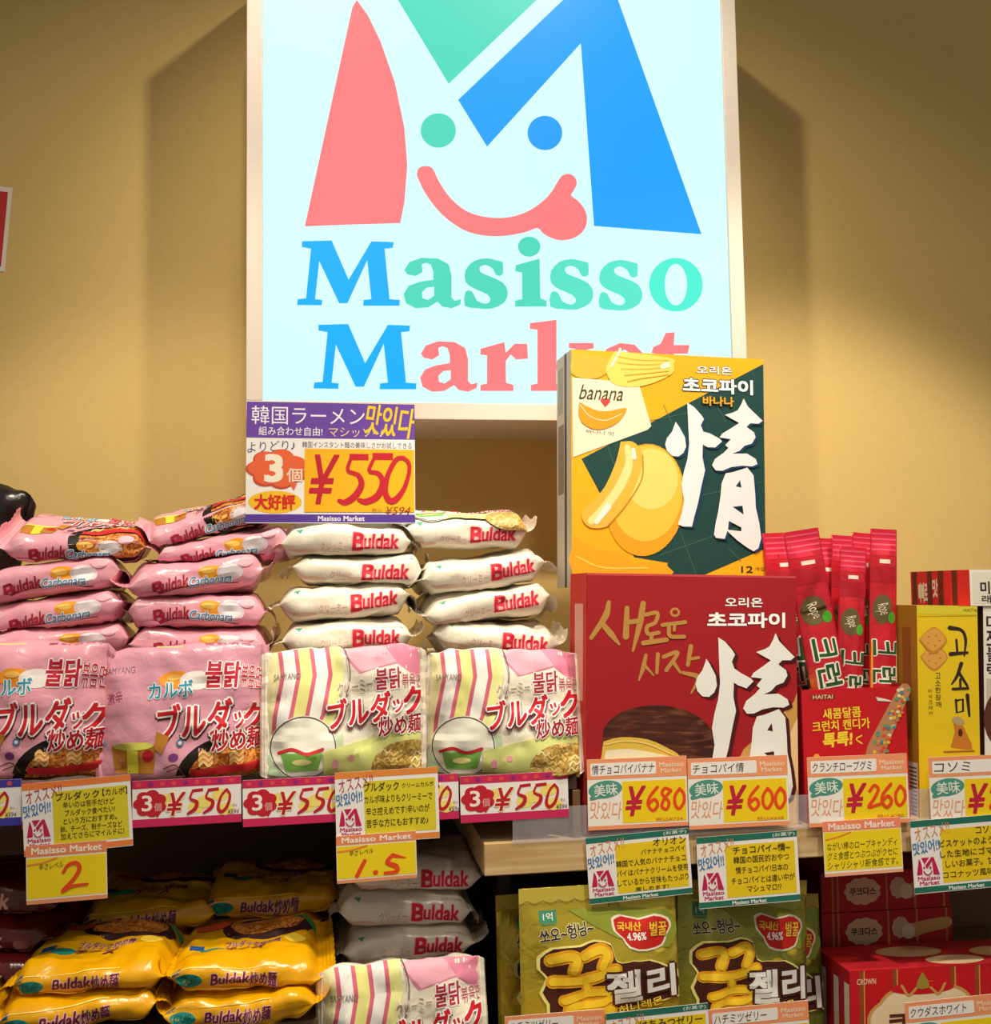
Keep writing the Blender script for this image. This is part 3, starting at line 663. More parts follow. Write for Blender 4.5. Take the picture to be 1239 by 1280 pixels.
# ------------------------------------------------------------------ boxes and bags on the wooden shelf
GLY = [[(515, 335), (530, 355), (552, 395), (556, 430), (545, 455), (525, 470), (500, 468), (480, 450), (473, 425), (480, 400), (500, 375), (510, 350)],
       [(562, 258), (590, 275), (618, 305), (628, 320), (615, 345), (625, 370), (650, 375), (690, 395), (700, 405), (672, 430), (640, 430), (622, 420), (620, 470), (630, 520), (615, 580), (600, 650), (585, 700), (575, 740), (540, 740), (520, 732), (535, 690), (545, 640), (535, 580), (545, 530), (560, 480), (568, 420), (565, 350)],
       [(790, 232), (805, 262), (835, 290), (866, 318), (850, 330), (815, 330), (800, 345), (830, 365), (836, 385), (820, 410), (790, 420), (770, 440), (740, 452), (800, 450), (835, 470), (842, 490), (820, 500), (780, 498), (735, 505), (700, 520), (672, 520), (658, 500), (670, 475), (705, 450), (725, 430), (712, 420), (735, 395), (690, 390), (700, 375), (740, 350), (770, 330), (730, 310), (712, 300), (745, 290), (765, 280), (780, 255)],
       [(712, 530), (740, 525), (800, 505), (825, 535), (830, 600), (832, 660), (845, 720), (852, 780), (840, 820), (820, 832), (790, 815), (755, 790), (715, 755), (705, 785), (670, 782), (662, 770), (668, 730), (680, 680), (690, 620), (695, 570)]]
GHO = [[(770, 555), (775, 585), (752, 580)], [(778, 655), (782, 690), (738, 660)], [(722, 715), (772, 740), (772, 755), (718, 750)]]
def heart_word(A, f, col, sh, dx, dy):   # the large brush-written character
    for ox, oy, c in ((dx, dy, sh), (0, 0, col)):
        for i, g in enumerate(GLY):
            A.poly([(x+ox, y+oy) for x, y in map(f, g)], c, [[(x+ox, y+oy) for x, y in map(f, h)] for h in GHO] if i == 3 else ())
def banana_box():
    A = Art(716, 443, 962, 735); z = lambda x, y: (680+x*400/1239, 420+y*400/1239); q = lambda pts: [z(*p) for p in pts]
    x0, x1 = A.x0, A.x0+A.w; G = '16423e'
    A.rect(x0, 443, x1, 735, 'f0ae12')
    A.poly(q([(875, 90), (150, 490), (350, 860), (480, 880), (470, 930), (600, 935), (872, 820)]), G)
    for a, c in (((250, 440), (310, 600)), ((470, 270), (560, 470)), ((650, 200), (720, 330)), ((390, 340), (600, 290)), ((520, 640), (860, 560)), ((450, 850), (870, 700)), ((530, 760), (590, 920)), ((720, 820), (770, 870))):
        A.line(q([a, c]), .7, '3f6e5c', smooth=False, caps=False)
    A.poly(q([(115, 180), (372, 190), (420, 355), (405, 370), (118, 485)]), 'efe4c4')
    A.poly(q([(115, 80), (270, 100), (265, 140), (225, 172), (180, 182), (112, 165)]), 'cfae3a', smooth=3)
    A.poly(q([(280, 70), (495, 85), (510, 110), (500, 150), (390, 200), (280, 200), (245, 140)]), 'f0d060', smooth=3)
    for i in range(5): A.line(q([(280+i*12, 90+i*24), (380, 100+i*18), (490, 95+i*14)]), 1.2, 'd8a830')
    A.poly(q([(455, 115), (492, 100), (498, 120), (462, 132)]), 'f6eccc'); A.line(q([(265, 130), (295, 75), (300, 60)]), 3, 'e8e0cc')
    A.t('banana', *z(140, 205), *z(310, 262), '4a3a26', .0, .35, 0)
    A.poly(q([(222, 262), (232, 254), (241, 264), (252, 254), (261, 266), (241, 288)]), 'd84438')
    A.poly(q([(142, 272), (170, 288), (215, 304), (262, 302), (318, 288), (320, 305), (290, 345), (240, 372), (190, 374), (150, 350), (138, 310)]), 'e89a1c', smooth=2)
    A.line(q([(145, 285), (180, 325), (240, 340), (305, 312)]), .9, 'f8e8c0')
    A.t('바나나 맛', *z(168, 380), *z(275, 395), '6a5430', .0, 0, 4)
    # the round pies
    A.ell(*z(395, 640), 50, 70, 'd8a01c', 8, 36); A.ell(*z(400, 615), 45, 60, 'ecc040', 8, 36); A.ell(*z(420, 560), 33, 38, 'f4d470', 10, 30)
    A.poly(q([(300, 420), (345, 418), (380, 450), (385, 500), (350, 600), (300, 690), (245, 745), (180, 750), (150, 715), (158, 680), (200, 640), (240, 590), (280, 500)]), 'e2b440', smooth=3)
    A.line(q([(325, 440), (330, 510), (290, 600), (230, 680), (185, 725)]), [7, 11, 11, 9], 'f2dc90'); A.line(q([(348, 450), (352, 480)]), 5, 'f6eee0'); A.line(q([(250, 670), (205, 728)]), [8, 6], 'f4ecdc')
    A.line(q([(385, 470), (380, 560), (320, 660), (250, 740)]), 1.5, 'c08a20')
    A.poly(q([(122, 780), (200, 830), (330, 850), (340, 880), (470, 885), (475, 945), (122, 945)]), 'e6a41a', smooth=2); A.line(q([(130, 860), (230, 900), (400, 900)]), 2, 'f6cc50')
    f = lambda p: z(*p); heart_word(A, f, 'f2e8ea', '0e3a5c', 3.2, 2)
    A.t('오리온', *z(603, 110), *z(745, 140), 'ffffff', .03, 0, 0, '4a3a20', .04); A.t('초코파이', *z(548, 160), *z(828, 215), 'ffffff', .05, 0, 0, '2a3a30', .05)
    A.t('바나나', *z(625, 230), *z(748, 266), 'f4a81c', .04, 0, 0, '3a3a20', .04)
    A.t('12', *z(772, 890), *z(818, 915), '3a3020', .03); A.t('개입', *z(826, 893), *z(866, 908), '3a3020')
    s = Art(0, 0, 1, 1); s.rect(0, 0, 1, 1, 'c8c0b0'); s.rect(.55, 0, .7, 1, '5a4a3a'); s.rect(.1, .3, .5, .6, '8a8070'); s.rect(.1, .05, .45, .25, 'a8a090')
    carton('snack_box', 'tall yellow and green banana pie carton standing behind the red carton', 'snack box', A, .115, .075, 'e8b020', s, roll=1.1, yaw=3)
def red_box():
    A = Art(734, 718, 1003, 1038); z = lambda x, y: (680+x*400/1239, 700+y*400/1239); q = lambda pts: [z(*p) for p in pts]
    A.rect(734, 718, 1003, 1038, 'a31a22')
    A.ell(*z(860, 900), 92, 112, 'd8a45a', 0, 40)if False else None
    A.poly(q([(1000, 520), (985, 560), (900, 640), (780, 740), (700, 900), (690, 1046), (1000, 1046)]), 'cf9a50', smooth=0)
    A.poly(q([(1000, 620), (960, 700), (905, 800), (850, 1046), (1000, 1046)]), 'ecc890')
    A.rect(734, 718, 1003, 721, 'c8444a')
    C = 'b98a45'
    A.line(q([(252, 168), (240, 220), (185, 305)]), [5, 8, 5], C); A.line(q([(222, 245), (260, 290), (292, 330)]), [6, 8, 3], C)
    A.line(q([(322, 190), (318, 300)]), [6, 8], C); A.line(q([(385, 172), (372, 250), (345, 355)]), [7, 8, 3], C); A.line(q([(325, 245), (375, 238)]), 6, C)
    A.line(q([(395, 215), (440, 208), (432, 245), (400, 262), (405, 290), (445, 285)]), 5, C); A.line(q([(418, 290), (415, 318)]), 5, C); A.line(q([(385, 325), (475, 312)]), 6, C)
    A.ell(*z(510, 205), 6.5, 6, C, 0, 18, hole=(3.5, 3)); A.line(q([(460, 255), (550, 243)]), 5, C); A.line(q([(508, 250), (506, 275)]), 4, C); A.line(q([(485, 262), (490, 298), (545, 300)]), 5, C)
    A.line(q([(395, 372), (385, 420), (368, 468)]), [4, 6, 2], C); A.line(q([(390, 410), (425, 450)]), [4, 2], C); A.line(q([(442, 368), (438, 440)]), [5, 4], C)
    A.line(q([(465, 378), (520, 362), (475, 430)]), 5, C); A.line(q([(500, 395), (530, 440)]), [5, 3], C); A.line(q([(572, 338), (560, 410)]), [6, 5], C); A.line(q([(562, 388), (602, 382)]), 4, C); A.line(q([(540, 440), (600, 460), (572, 520)]), [4, 7, 2], C)
    # chocolate pie with a bite
    A.poly(q([(228, 690), (240, 640), (300, 590), (400, 566), (500, 572), (600, 610), (655, 670), (668, 740), (660, 800), (560, 830), (400, 860), (240, 840)]), CHOC(), smooth=4)
    A.poly(q([(232, 700), (300, 685), (400, 695), (480, 730), (530, 765), (540, 830), (420, 860), (280, 850), (225, 800)]), 'e2b84a', smooth=3); A.poly(q([(240, 735), (330, 730), (430, 748), (500, 775), (490, 860), (250, 860)]), 'efe2c0', smooth=3)
    A.line(q([(238, 712), (310, 700), (400, 712), (500, 755)]), 2, 'f2d070')
    f = lambda p: z(632+(p[0]-515)*1.02, 285+(p[1]-232)*1.1+(p[0] < 650)*(-12)); heart_word(A, f, 'eceae6', '4a1414', 5, 3)
    A.t('오리온', *z(710, 145), *z(862, 182), 'ffffff', .03, 0, 0, '7a1018', .03); A.t('초코파이', *z(640, 205), *z(952, 262), 'ffffff', .05, 0, 0, '7a1018', .04)
    s = Art(0, 0, 1, 1); s.rect(0, 0, 1, 1, 'd0352e'); s.rect(.3, .12, .8, .5, 'e8b0a0'); s.rect(.35, .6, .75, .8, 'e8503a')
    carton('snack_box', 'large red chocolate pie carton standing at the front of the wooden shelf', 'snack box', A, .008, .075, 'c02428', s, roll=1.5, yaw=3)
    return
banana_box(); red_box()
struct('box_riser', P(735, 800, .11).x, .105, ZR, P(955, 800, .11).x, .2, P(840, 737, .115).z, mat('b89a70', 'card'))

def stick_art(x0, y0, x1, y1, i):
    A = Art(x0, y0, x1, y1); W, H = A.w, A.h; X = lambda u: x0+u*W; Y = lambda v: y0+v*H
    A.rect(X(.02), Y(0), X(.98), Y(.1), 'd0203c'); 
    for k in range(4): A.rect(X(.04), Y(.015+k*.02), X(.96), Y(.022+k*.02), 'e85070')
    A.rect(X(.0), Y(.14), X(1), Y(.2), 'b01828'); A.rect(X(.3), Y(.115), X(.7), Y(.13), 'e8d8d0')
    A.ell(X(.45), Y(.3), W*.36, H*.055, '6a5a38', 0, 20); A.t('Rope', X(.22), Y(.275), X(.66), Y(.325), 'e8dcc0', .0, .2, 70); A.ell(X(.8), Y(.33), W*.14, H*.022, '4aa82c', n=14)
    for k, (ch, c) in enumerate(zip('크런치롱젤리', ('26522e',)*3+('cc2038',)*3)):
        y = .4+k*.1; A.t(ch, X(.28), Y(y), X(.86), Y(y+.085), c, .03, 0, 90 if k < 3 else 90, 'f0e4d4', .06)
    A.t('젤리젤리젤리', X(.02), Y(.5), X(.18), Y(.95), 'e87a28', .01, 0, 0) if i % 2 else A.rect(X(.05), Y(.42), X(.12), Y(.98), 'e89a30')
    return A
# tall sachets of rope candy in their display box
SG = 'tall red candy sachets in the red display box'
for i, (cx, ty, w, y, ro, ti, yw, lb) in enumerate((
        (1012, 664, 60, .104, -2, -2.5, 0, 'red candy sachet furthest left at the back of the display box'),
        (1044, 672, 56, .120, 2, -2, 0, 'red candy sachet with a wide crimped top at the middle back of the box'),
        (1060, 668, 44, .104, 4, -2.5, 0, 'red candy sachet at the back of the box between the middle and right ones'),
        (1064, 658, 46, .037, -8, -2, 2, 'front red candy sachet leaning left with green lettering in full view'),
        (1057, 682, 32, .062, 5, -2, -6, 'narrow red candy sachet turned edge on in the middle of the box'),
        (1078, 664, 28, .078, 4.5, -2.5, 6, 'red candy sachet with a curled top right of the middle'),
        (1104, 660, 32, .052, 3.5, -2, -6, 'red candy sachet at the right end of the display box'))):
    A = stick_art(cx-w/2, ty, cx+w/2, 1002, i)
    # the sachet stands on the display box's floor
    pouch('candy_sachet', lb, 'candy sachet', A, y, .010, 'c4202e', 300+i, (.003, .003, .022, .004), ro, ti, yw, SG, nu=12, nv=40, zig=1)
def stick_box():
    A = Art(1008, 860, 1141, 1036); A.rect(1008, 860, 1141, 1036, 'c41822')
    A.rect(1019, 866, 1050, 873, '8a2a22', 2); A.t('HAITAI', 1022, 867, 1047, 872, 'f0c8a0', .02)
    A.t('새콤달콤', 1034, 884, 1082, 897, 'f6d83a', .03, 0, -2); A.t('크런치 캔디가', 1020, 899, 1093, 912, 'f6d83a', .03, 0, -2); A.t('톡톡!', 1033, 915, 1070, 932, 'f6d83a', .05, .15, -3); A.line([(1082, 920), (1075, 924), (1082, 930)], 1.6, 'f6d83a')
    A.line([(1140, 864), (1120, 900), (1100, 938), (1094, 960)], [16, 20, 24, 20], 'b8845a')
    rnd = random.Random(5)
    for i in range(60):
        t = rnd.random(); x = 1138-44*t+rnd.uniform(-10, 10); yy = 866+92*t+rnd.uniform(-6, 6); A.ell(x, yy, 2.6, 2.2, rnd.choice(['d84a3a', 'e8b43a', '5a9a6a', 'e8d8b0', '4a8a9a', 'c87a4a']), n=9)
    A.poly([(1102, 872), (1118, 876), (1124, 879), (1104, 877)], 'e8dccc'); A.ell(1024, 944, 4, 4, 'f0a838', n=12)
    cx, cy, y = 1074.5, 948, .020; sx, sz = SX(cx, cy, y), SZ(cx, cy, y); W, H, D, t = A.w*sx, A.h*sz, .115, .0012
    o = empty('display_box', P(cx, 1036, y), (0, 0, math.radians(2))); tag(o, 'red open display box of candy sachets on the wooden shelf', 'display box')
    f = MB(); f.box(-W/2, 0, 0, W/2, t, H, mat('b81c26', 'card')); A.into(f, lambda u, v, l: (u*sx-W/2, -LAY*l, H-v*sz)); f.build('front_panel', o)
    g = MB(); m = mat('a81820', 'card'); g.box(-W/2, t, 0, -W/2+t, D, H*1.02, m); g.build('side_panel', o)
    g = MB(); g.box(W/2-t, t, 0, W/2, D, H*1.02, m); g.build('side_panel', o)
    g = MB(); g.box(-W/2, D, 0, W/2, D+t, H*.95, m); g.build('back_panel', o)
    g = MB(); g.box(-W/2+t, t, 0, W/2-t, D, t, m); g.build('floor_panel', o)
stick_box()
def cookie_box():
    A = Art(1150, 757, 1228, 1040); A.rect(1150, 757, 1228, 1040, 'e6c41c')
    A.rect(1150, 757, 1228, 768, 'd8c830'); A.line([(1152, 771), (1226, 769)], 1, 'b89a20', smooth=False)
    for cx, cy in ((1171, 823), (1170, 801)):
        A.poly([(cx-18, cy-1), (cx-8, cy-12), (cx+2, cy-17), (cx+12, cy-10), (cx+18, cy), (cx+9, cy+11), (cx, cy+17), (cx-9, cy+11)], 'c88a34', smooth=2)
        A.poly([(cx-16, cy-1), (cx-8, cy-11), (cx+2, cy-15), (cx+11, cy-9), (cx+16, cy), (cx+8, cy+9), (cx, cy+14), (cx-8, cy+9)], 'dda048', smooth=2)
        for a in range(5): A.ell(cx+8*math.cos(a*1.3), cy+7*math.sin(a*1.3), 1.2, 1, 'b87428', n=8)
    D = '33241c'
    A.line([(1192, 785), (1207, 788), (1212, 800), (1210, 820)], [6, 4, 4, 2], D); A.line([(1200, 800), (1201, 816)], 3, D); A.line([(1192, 818), (1214, 816)], [5, 3], D)
    A.line([(1206, 830), (1200, 846), (1193, 856)], [5, 4, 2], D); A.line([(1203, 842), (1213, 858)], [4, 3], D); A.line([(1204, 850), (1204, 860)], 3, D); A.line([(1194, 862), (1214, 861)], 3, D)
    A.line([(1198, 876), (1199, 892), (1207, 890), (1207, 875), (1198, 877)], 3, D, smooth=False); A.line([(1213, 870), (1215, 896)], [5, 3], D)
    for i, ch in enumerate('고소한참깨'): A.t(ch, 1172, 842+i*9, 1179, 849+i*9, '6a5418', .02)
    for i, ch in enumerate('바삭크래커'): A.t(ch, 1163, 862+i*7, 1168, 867+i*7, '7a6420', .01)
    A.poly([(1190, 935), (1196, 915), (1194, 904), (1204, 905), (1212, 920), (1218, 938)], 'c87a2a', smooth=2); A.poly([(1192, 900), (1200, 896), (1209, 903), (1204, 908), (1196, 906)], 'b8a070', smooth=2); A.line([(1182, 941), (1220, 940)], 2.5, 'b06a28'); A.ell(1203, 917, 3, 5, '5a2418', n=12)
    A.t('HAITAI', 1210, 760, 1228, 764, '8a7418', .01)
    s = Art(0, 0, 1, 1); s.rect(0, 0, 1, 1, 'b07a20'); s.rect(.3, .1, .7, .6, '9a5a20'); s.rect(.1, .7, .95, 1, 'd8d0c0')
    for i in range(16): s.rect(.15, .72+i*.017, .9, .727+i*.017, '6a6058')
    carton('cookie_box', 'slim yellow cracker carton standing right of the red display box', 'cookie box', A, .016, .05, 'dcb820', s, roll=1.9, yaw=2)
cookie_box()
def right_boxes():
    A = Art(1214, 712, 1330, 757); A.rect(1214, 712, 1330, 757, 'e8e2d4'); A.rect(1217, 715, 1327, 754, 'ddd6c6', 3)
    A.t('미', 1227, 727, 1238, 742, '2a2420', .04); A.t('래', 1227, 744, 1238, 768, '2a2420', .03) if False else A.t('래', 1228, 744, 1239, 753, '2a2420', .03)
    A.t('쉬', 1246, 727, 1262, 744, '2a2420', .04)
    s = Art(0, 0, 10, 1); s.rect(0, 0, 10, 1, 'dc2a30')
    for x in (.3, 3.0, 4.9, 7.2): s.rect(x, 0, x+.85, 1, '6a2a22')
    s.t('빼빼로', 1.4, .35, 3.0, .92, 'f0e4d0', .05); s.t('맛', 3.9, .25, 4.8, .75, 'f0e4d0', .05)
    carton('candy_box', 'white ended box with red and brown striped side lying on the white carton', 'candy box', A, .018, .15, 'e4dccc', s, roll=0.7, yaw=0)
    B = Art(1233, 758, 1330, 1040); B.rect(1233, 758, 1330, 1040, 'e4dcd2'); 
    for i, ch in enumerate('미쯔블랙'): B.t(ch, 1237, 770+i*20, 1252, 788+i*20, '3a2430', .03)
    B.rect(1236, 850, 1248, 920, 'c8b8a8'); B.ell(1262, 900, 30, 40, '5a3020', n=24)
    s = Art(0, 0, 1, 1); s.rect(0, 0, 1, 1, '4a2018')
    carton('cookie_box', 'white cracker carton with a dark brown side at the right edge under the striped box', 'cookie box', B, .020, .06, 'd8d0c4', s, roll=2.4)
right_boxes()

# ------------------------------------------------------------------ lower shelf, right: honey jelly bags and red biscuit boxes
def jelly_art(x0, y0, x1, y1, shade=0):
    A = Art(x0, y0, x1, y1); sx, sy = (x1-x0)/200.0, (y1-y0)/280.0; X = lambda u: x0+u*sx; Y = lambda v: y0+v*sy; q = lambda pts: [(X(a), Y(b)) for a, b in pts]
    A.rect(X(0), Y(0), X(200), Y(20), 'c9b54a'); A.ell(X(99), Y(10), 4*sx, 4*sy, '2a2416', n=16)
    zz = [(0, 22)]+[(i*10, 22-(5 if i % 2 else 0)) for i in range(1, 20)]+[(200, 22)]
    A.line(q(zz), 1.2, '9a8a34', smooth=False, caps=False)
    A.rect(X(24), Y(30), X(46), Y(46), '3f8a6a'); A.t('1억', X(29), Y(33), X(41), Y(43), 'e8e8d0', .02); A.rect(X(26), Y(47), X(45), Y(49), '3f8a6a')
    A.t('쏘오~헝닝~', X(24), Y(50), X(92), Y(68), '2a2424', .03, 0, -7, 'f2e8c0', .05)
    for u, v, r in ((150, 110, 14), (165, 130, 12), (40, 190, 10), (175, 90, 10), (120, 30, 8)): A.ell(X(u), Y(v), r*sx, r*sy*.8, 'b8a02a', n=18); A.ell(X(u), Y(v), r*sx*.7, r*sy*.55, 'd4bc48', n=14)
    A.poly(q([(60, 30), (190, 40), (190, 90), (120, 70)]), '8f9a34', smooth=2)
    # red splash
    R = [(118, 48), (128, 44), (150, 50), (170, 46), (186, 52), (190, 62), (184, 72), (178, 84), (158, 88), (138, 84), (130, 72), (120, 62)]
    A.poly(q([(155+(a-155)*1.09, 66+(b-66)*1.13) for a, b in R]), 'f4e8d0', smooth=2); A.poly(q(R), 'c8241e', smooth=2); A.t('국내산', X(122), Y(52), X(152), Y(63), 'f4c83a', .04, 0, 3); A.t('벌꿀', X(163), Y(54), X(186), Y(72), 'f4b83a', .05, 0, 3, '7a1a14', .05); A.t('4.96%', X(134), Y(66), X(158), Y(76), 'ffffff', .03)
    Y0 = Y; Y = lambda v: Y0(78+(v-82)*.74)
    D, YE1, YE2 = '4a2016', 'e8a41c', 'f6cc2c'
    hull = [(24, 100), (40, 84), (74, 82), (92, 76), (112, 84), (116, 106), (124, 116), (160, 116), (184, 132), (196, 140), (196, 186), (100, 196), (60, 210), (36, 206), (34, 180), (26, 160), (34, 136), (24, 120)]
    A.poly(q([(110+(a-110)*1.05, 145+(b-145)*1.05) for a, b in hull]), 'f0e48a', smooth=2); A.poly(q(hull), D, smooth=2)
    for c, w_ in ((YE1, 17), (YE2, 10)):
        A.line(q([(36, 104), (58, 98), (68, 104), (64, 124)]), w_*sx, c); A.line(q([(78, 100), (98, 90), (106, 100), (100, 120)]), w_*sx, c)
        A.line(q([(38, 142), (80, 140), (116, 126)]), w_*sx, c); A.line(q([(78, 142), (80, 156)]), w_*sx*.8, c)
        A.line(q([(52, 176), (86, 164), (112, 168), (100, 182), (64, 186), (60, 198), (110, 196)]), w_*sx*.9, c)
    A.t('젤리', X(106), Y(130), X(194), Y(184), 'e6e4e0', .045, 0, -2, D, .06)
    A.t('허니레몬', X(118), Y(186), X(176), Y(200), 'f0cc30', .03, 0, -8, D, .05)
    Y = Y0
    A.ell(X(150), Y(196), 20*sx, 14*sy, 'd8a838', n=20); A.ell(X(40), Y(196), 16*sx, 14*sy, 'e0b848', n=20)
    return A
JG = 'gold honey jelly bags on the lower shelf'
pouch('jelly_bag', 'gold honey jelly bag second in the left row, peeking out behind the front one', 'jelly bag', jelly_art(628, 1116, 832, 1378), .066, .02, 'c8b038', 401, (.008, .008, .022, .008), 0, -4, 2, JG, style='foil')
pouch('jelly_bag', 'gold honey jelly bag behind the left front one with its edge shining at the right', 'jelly bag', jelly_art(664, 1111, 852, 1376), .030, .02, 'd0b83c', 402, (.008, .008, .022, .008), 0, -4, -3, JG, style='foil')
pouch('jelly_bag', 'front gold honey jelly bag on the left with a punched hole in its header', 'jelly bag', jelly_art(657, 1108, 856, 1374), -.010, .026, 'd4be3e', 403, (.010, .010, .024, .008), 0, -3, 1, JG, style='foil', wr=1.2)
pouch('jelly_bag', 'shade-tinted gold honey jelly bag at the back beside the red biscuit boxes', 'jelly bag', jelly_art(868, 1122, 1030, 1378), .066, .02, '7a8a34', 404, (.008, .008, .022, .008), 2, -5, -4, JG, style='foil')  # same gold bag, base colour darkened and greened for the shade there
pouch('jelly_bag', 'front honey jelly bag of the right row under the green chocolate pie tip card', 'jelly bag', jelly_art(842, 1104, 1012, 1376), .020, .026, '9a9a3a', 405, (.008, .008, .022, .008), 4, -4, 2, JG, style='foil', wr=1.3)  # shade of the right row mixed into this bag's base colour too
def biscuit_end(x0, y0, x1, y1):
    A = Art(x0, y0, x1, y1); W, H = A.w, A.h; X = lambda u: x0+u*W; Y = lambda v: y0+v*H
    A.rect(X(0), Y(0), X(1), Y(1), 'b01a24')
    for u in (.08, .12, .5, .72, .95): A.rect(X(u), Y(0), X(u+.015), Y(1), 'b07a40')
    A.ell(X(.32), Y(.5), W*.13, H*.32, 'd8b890', n=40, bump=.12, k=11); A.t('쿠크다스', X(.22), Y(.4), X(.42), Y(.6), '4a2018', .04)
    A.ell(X(.6), Y(.45), W*.06, H*.25, 'd0b090', n=30, bump=.15, k=9); A.poly([(X(.62), Y(.42)), (X(.78), Y(.3)), (X(.98), Y(.25)), (X(.98), Y(.5)), (X(.8), Y(.62)), (X(.64), Y(.75))], 'c8a060', smooth=3); A.ell(X(.66), Y(.55), W*.05, H*.2, 'e0ccb0', n=20)
    return A
BG = 'red biscuit boxes on the lower shelf'
s1 = lambda: (lambda s: (s.rect(0, 0, 1, 1, '9a1620'), s)[1])(Art(0, 0, 1, 1))
carton('biscuit_box', 'flat red biscuit box lying on top of the pile under the yellow handwritten card', 'biscuit box', biscuit_end(1028, 1088, 1188, 1137), .13, .16, 'a01822', s1(), roll=.6, group=BG)
carton('biscuit_box', 'flat red biscuit box lying just below the topmost one', 'biscuit box', biscuit_end(1029, 1138, 1192, 1187), .128, .16, 'a01822', s1(), roll=.6, group=BG)
def front_biscuit():
    A = Art(1066, 1207, 1330, 1376); A.rect(1066, 1207, 1330, 1376, 'c4141e')
    for x in (1078, 1119, 1192, 1223, 1262, 1300): A.rect(x, 1207, x+4, 1376, '8a4a24'); A.rect(x+5, 1207, x+6.5, 1376, 'c89a50')
    A.t('CROWN', 1075, 1217, 1098, 1224, 'e8c0a0', .03)
    A.ell(1160, 1278, 72, 52, 'c89c54', n=60, bump=.05, k=10); A.ell(1160, 1278, 68, 48, 'e8d4b0', n=60, bump=.05, k=10)
    A.ell(1156, 1232, 40, 8, 'c4141e', n=20); A.line([(1130, 1228), (1138, 1240), (1148, 1232)], 3, 'c89c54'); A.line([(1184, 1228), (1176, 1240), (1166, 1232)], 3, 'c89c54'); A.poly([(1156, 1212), (1161, 1220), (1164, 1232), (1148, 1232), (1151, 1220)], '9a8a34', smooth=2)
    A.t('쿠크다스', 1112, 1262, 1220, 1290, '5a2a18', .05)
    s = Art(0, 0, 1, 1); s.rect(0, 0, 1, 1, 'a81620'); 
    for x in (.18, .55, .85): s.rect(x, .1, x+.14, 1, 'd0c4b4')
    tp = Art(0, 0, 1, 1); tp.rect(0, 0, 1, 1, 'b01822'); tp.ell(.4, .35, .16, .22, 'd0a880', n=24); tp.ell(.55, .75, .14, .18, 'd8b890', n=24); tp.ell(.8, .5, .12, .2, 'c8a070', n=24)
    carton('biscuit_box', 'upright red biscuit box with a cream oval at the bottom right corner', 'biscuit box', A, .012, .095, 'b01822', s, roll=1.5, yaw=1, top=tp)
front_biscuit()
struct('biscuit_riser', P(1034, 1250, .13).x, .128, ZB, P(1188, 1250, .13).x, .30, P(1110, 1189, .13).z, mat('5a2a20', 'card'))

# ------------------------------------------------------------------ price cards and tip cards
def big_price():
    A = Art(309, 503, 520, 654); PU = '5a3a9c'
    A.rect(309, 503, 520, 548, '6a42a4'); A.rect(309, 643, 520, 653, PU)
    A.t('韓国ラーメン', 315, 508, 456, 531, 'f4ecf4', .0); A.t('맛있다', 458, 506, 519, 544, 'e8c41c', .03, .1, 6)
    A.t('組み合わせ自由!', 324, 534, 403, 545, 'f0e8f0', .01); A.t('マシッソ~♪', 411, 534, 480, 546, 'e8d0a0', .0)
    A.t('よりどり♪', 310, 552, 369, 565, '3a4a6a', .0, .1, -4); A.t('韓国インスタント麺の美味しさがお試しできる', 378, 552, 516, 560, '5a4a50', .0)
    A.cloud(347, 587, 38, 25, 'c84a30'); A.cloud(348, 586, 36.5, 23.5, 'e8643a'); A.poly([(362, 605), (372, 604), (368, 613)], 'e8643a')
    A.t('3', 333, 570, 353, 602, 'f6ecd8', .05); A.t('個', 359, 586, 378, 603, 'f4dcc4', .02)
    A.ell(345, 628, 33, 14, 'f4c024', n=28); A.t('大好評', 320, 619, 369, 637, 'd8281e', .055)
    A.rect(381, 561, 519, 640, 'f2b414')
    A.t('¥', 387, 569, 424, 630, 'c01c34', .02, .3); 
    R = 'c41e30'
    A.line([(437, 571), (461, 571)], 8, R, caps=False); A.line([(439, 572), (435, 588), (448, 594), (452, 606), (444, 620), (432, 628), (424, 626)], [4, 5, 6, 8, 9, 8, 5], R)
    A.line([(466, 570), (492, 570)], 9, R, caps=False); A.line([(468, 572), (462, 588), (474, 592), (479, 604), (472, 620), (458, 627), (449, 625)], [4, 5, 6, 8, 9, 8, 5], R)
    A.line([(505, 571), (496, 574), (486, 592), (482, 612), (486, 624), (494, 625), (505, 612), (512, 592), (512, 578), (505, 571)], [5, 6, 6, 7, 8, 8, 6, 5, 5, 5], R)
    A.t('税込', 465, 635, 478, 641, 'a86a2a', .0); A.t('¥594', 482, 633, 514, 643, '9a3020', .0, .25)
    A.t('Masisso Market', 398, 645, 456, 651, 'f0e8f4', .03)
    card('price_card', 'large purple price card reading 550 for three, propped on the cream stack before the sign', 'price card', A, .097, 'f2ecea', roll=.4, tilt=-2)
big_price()
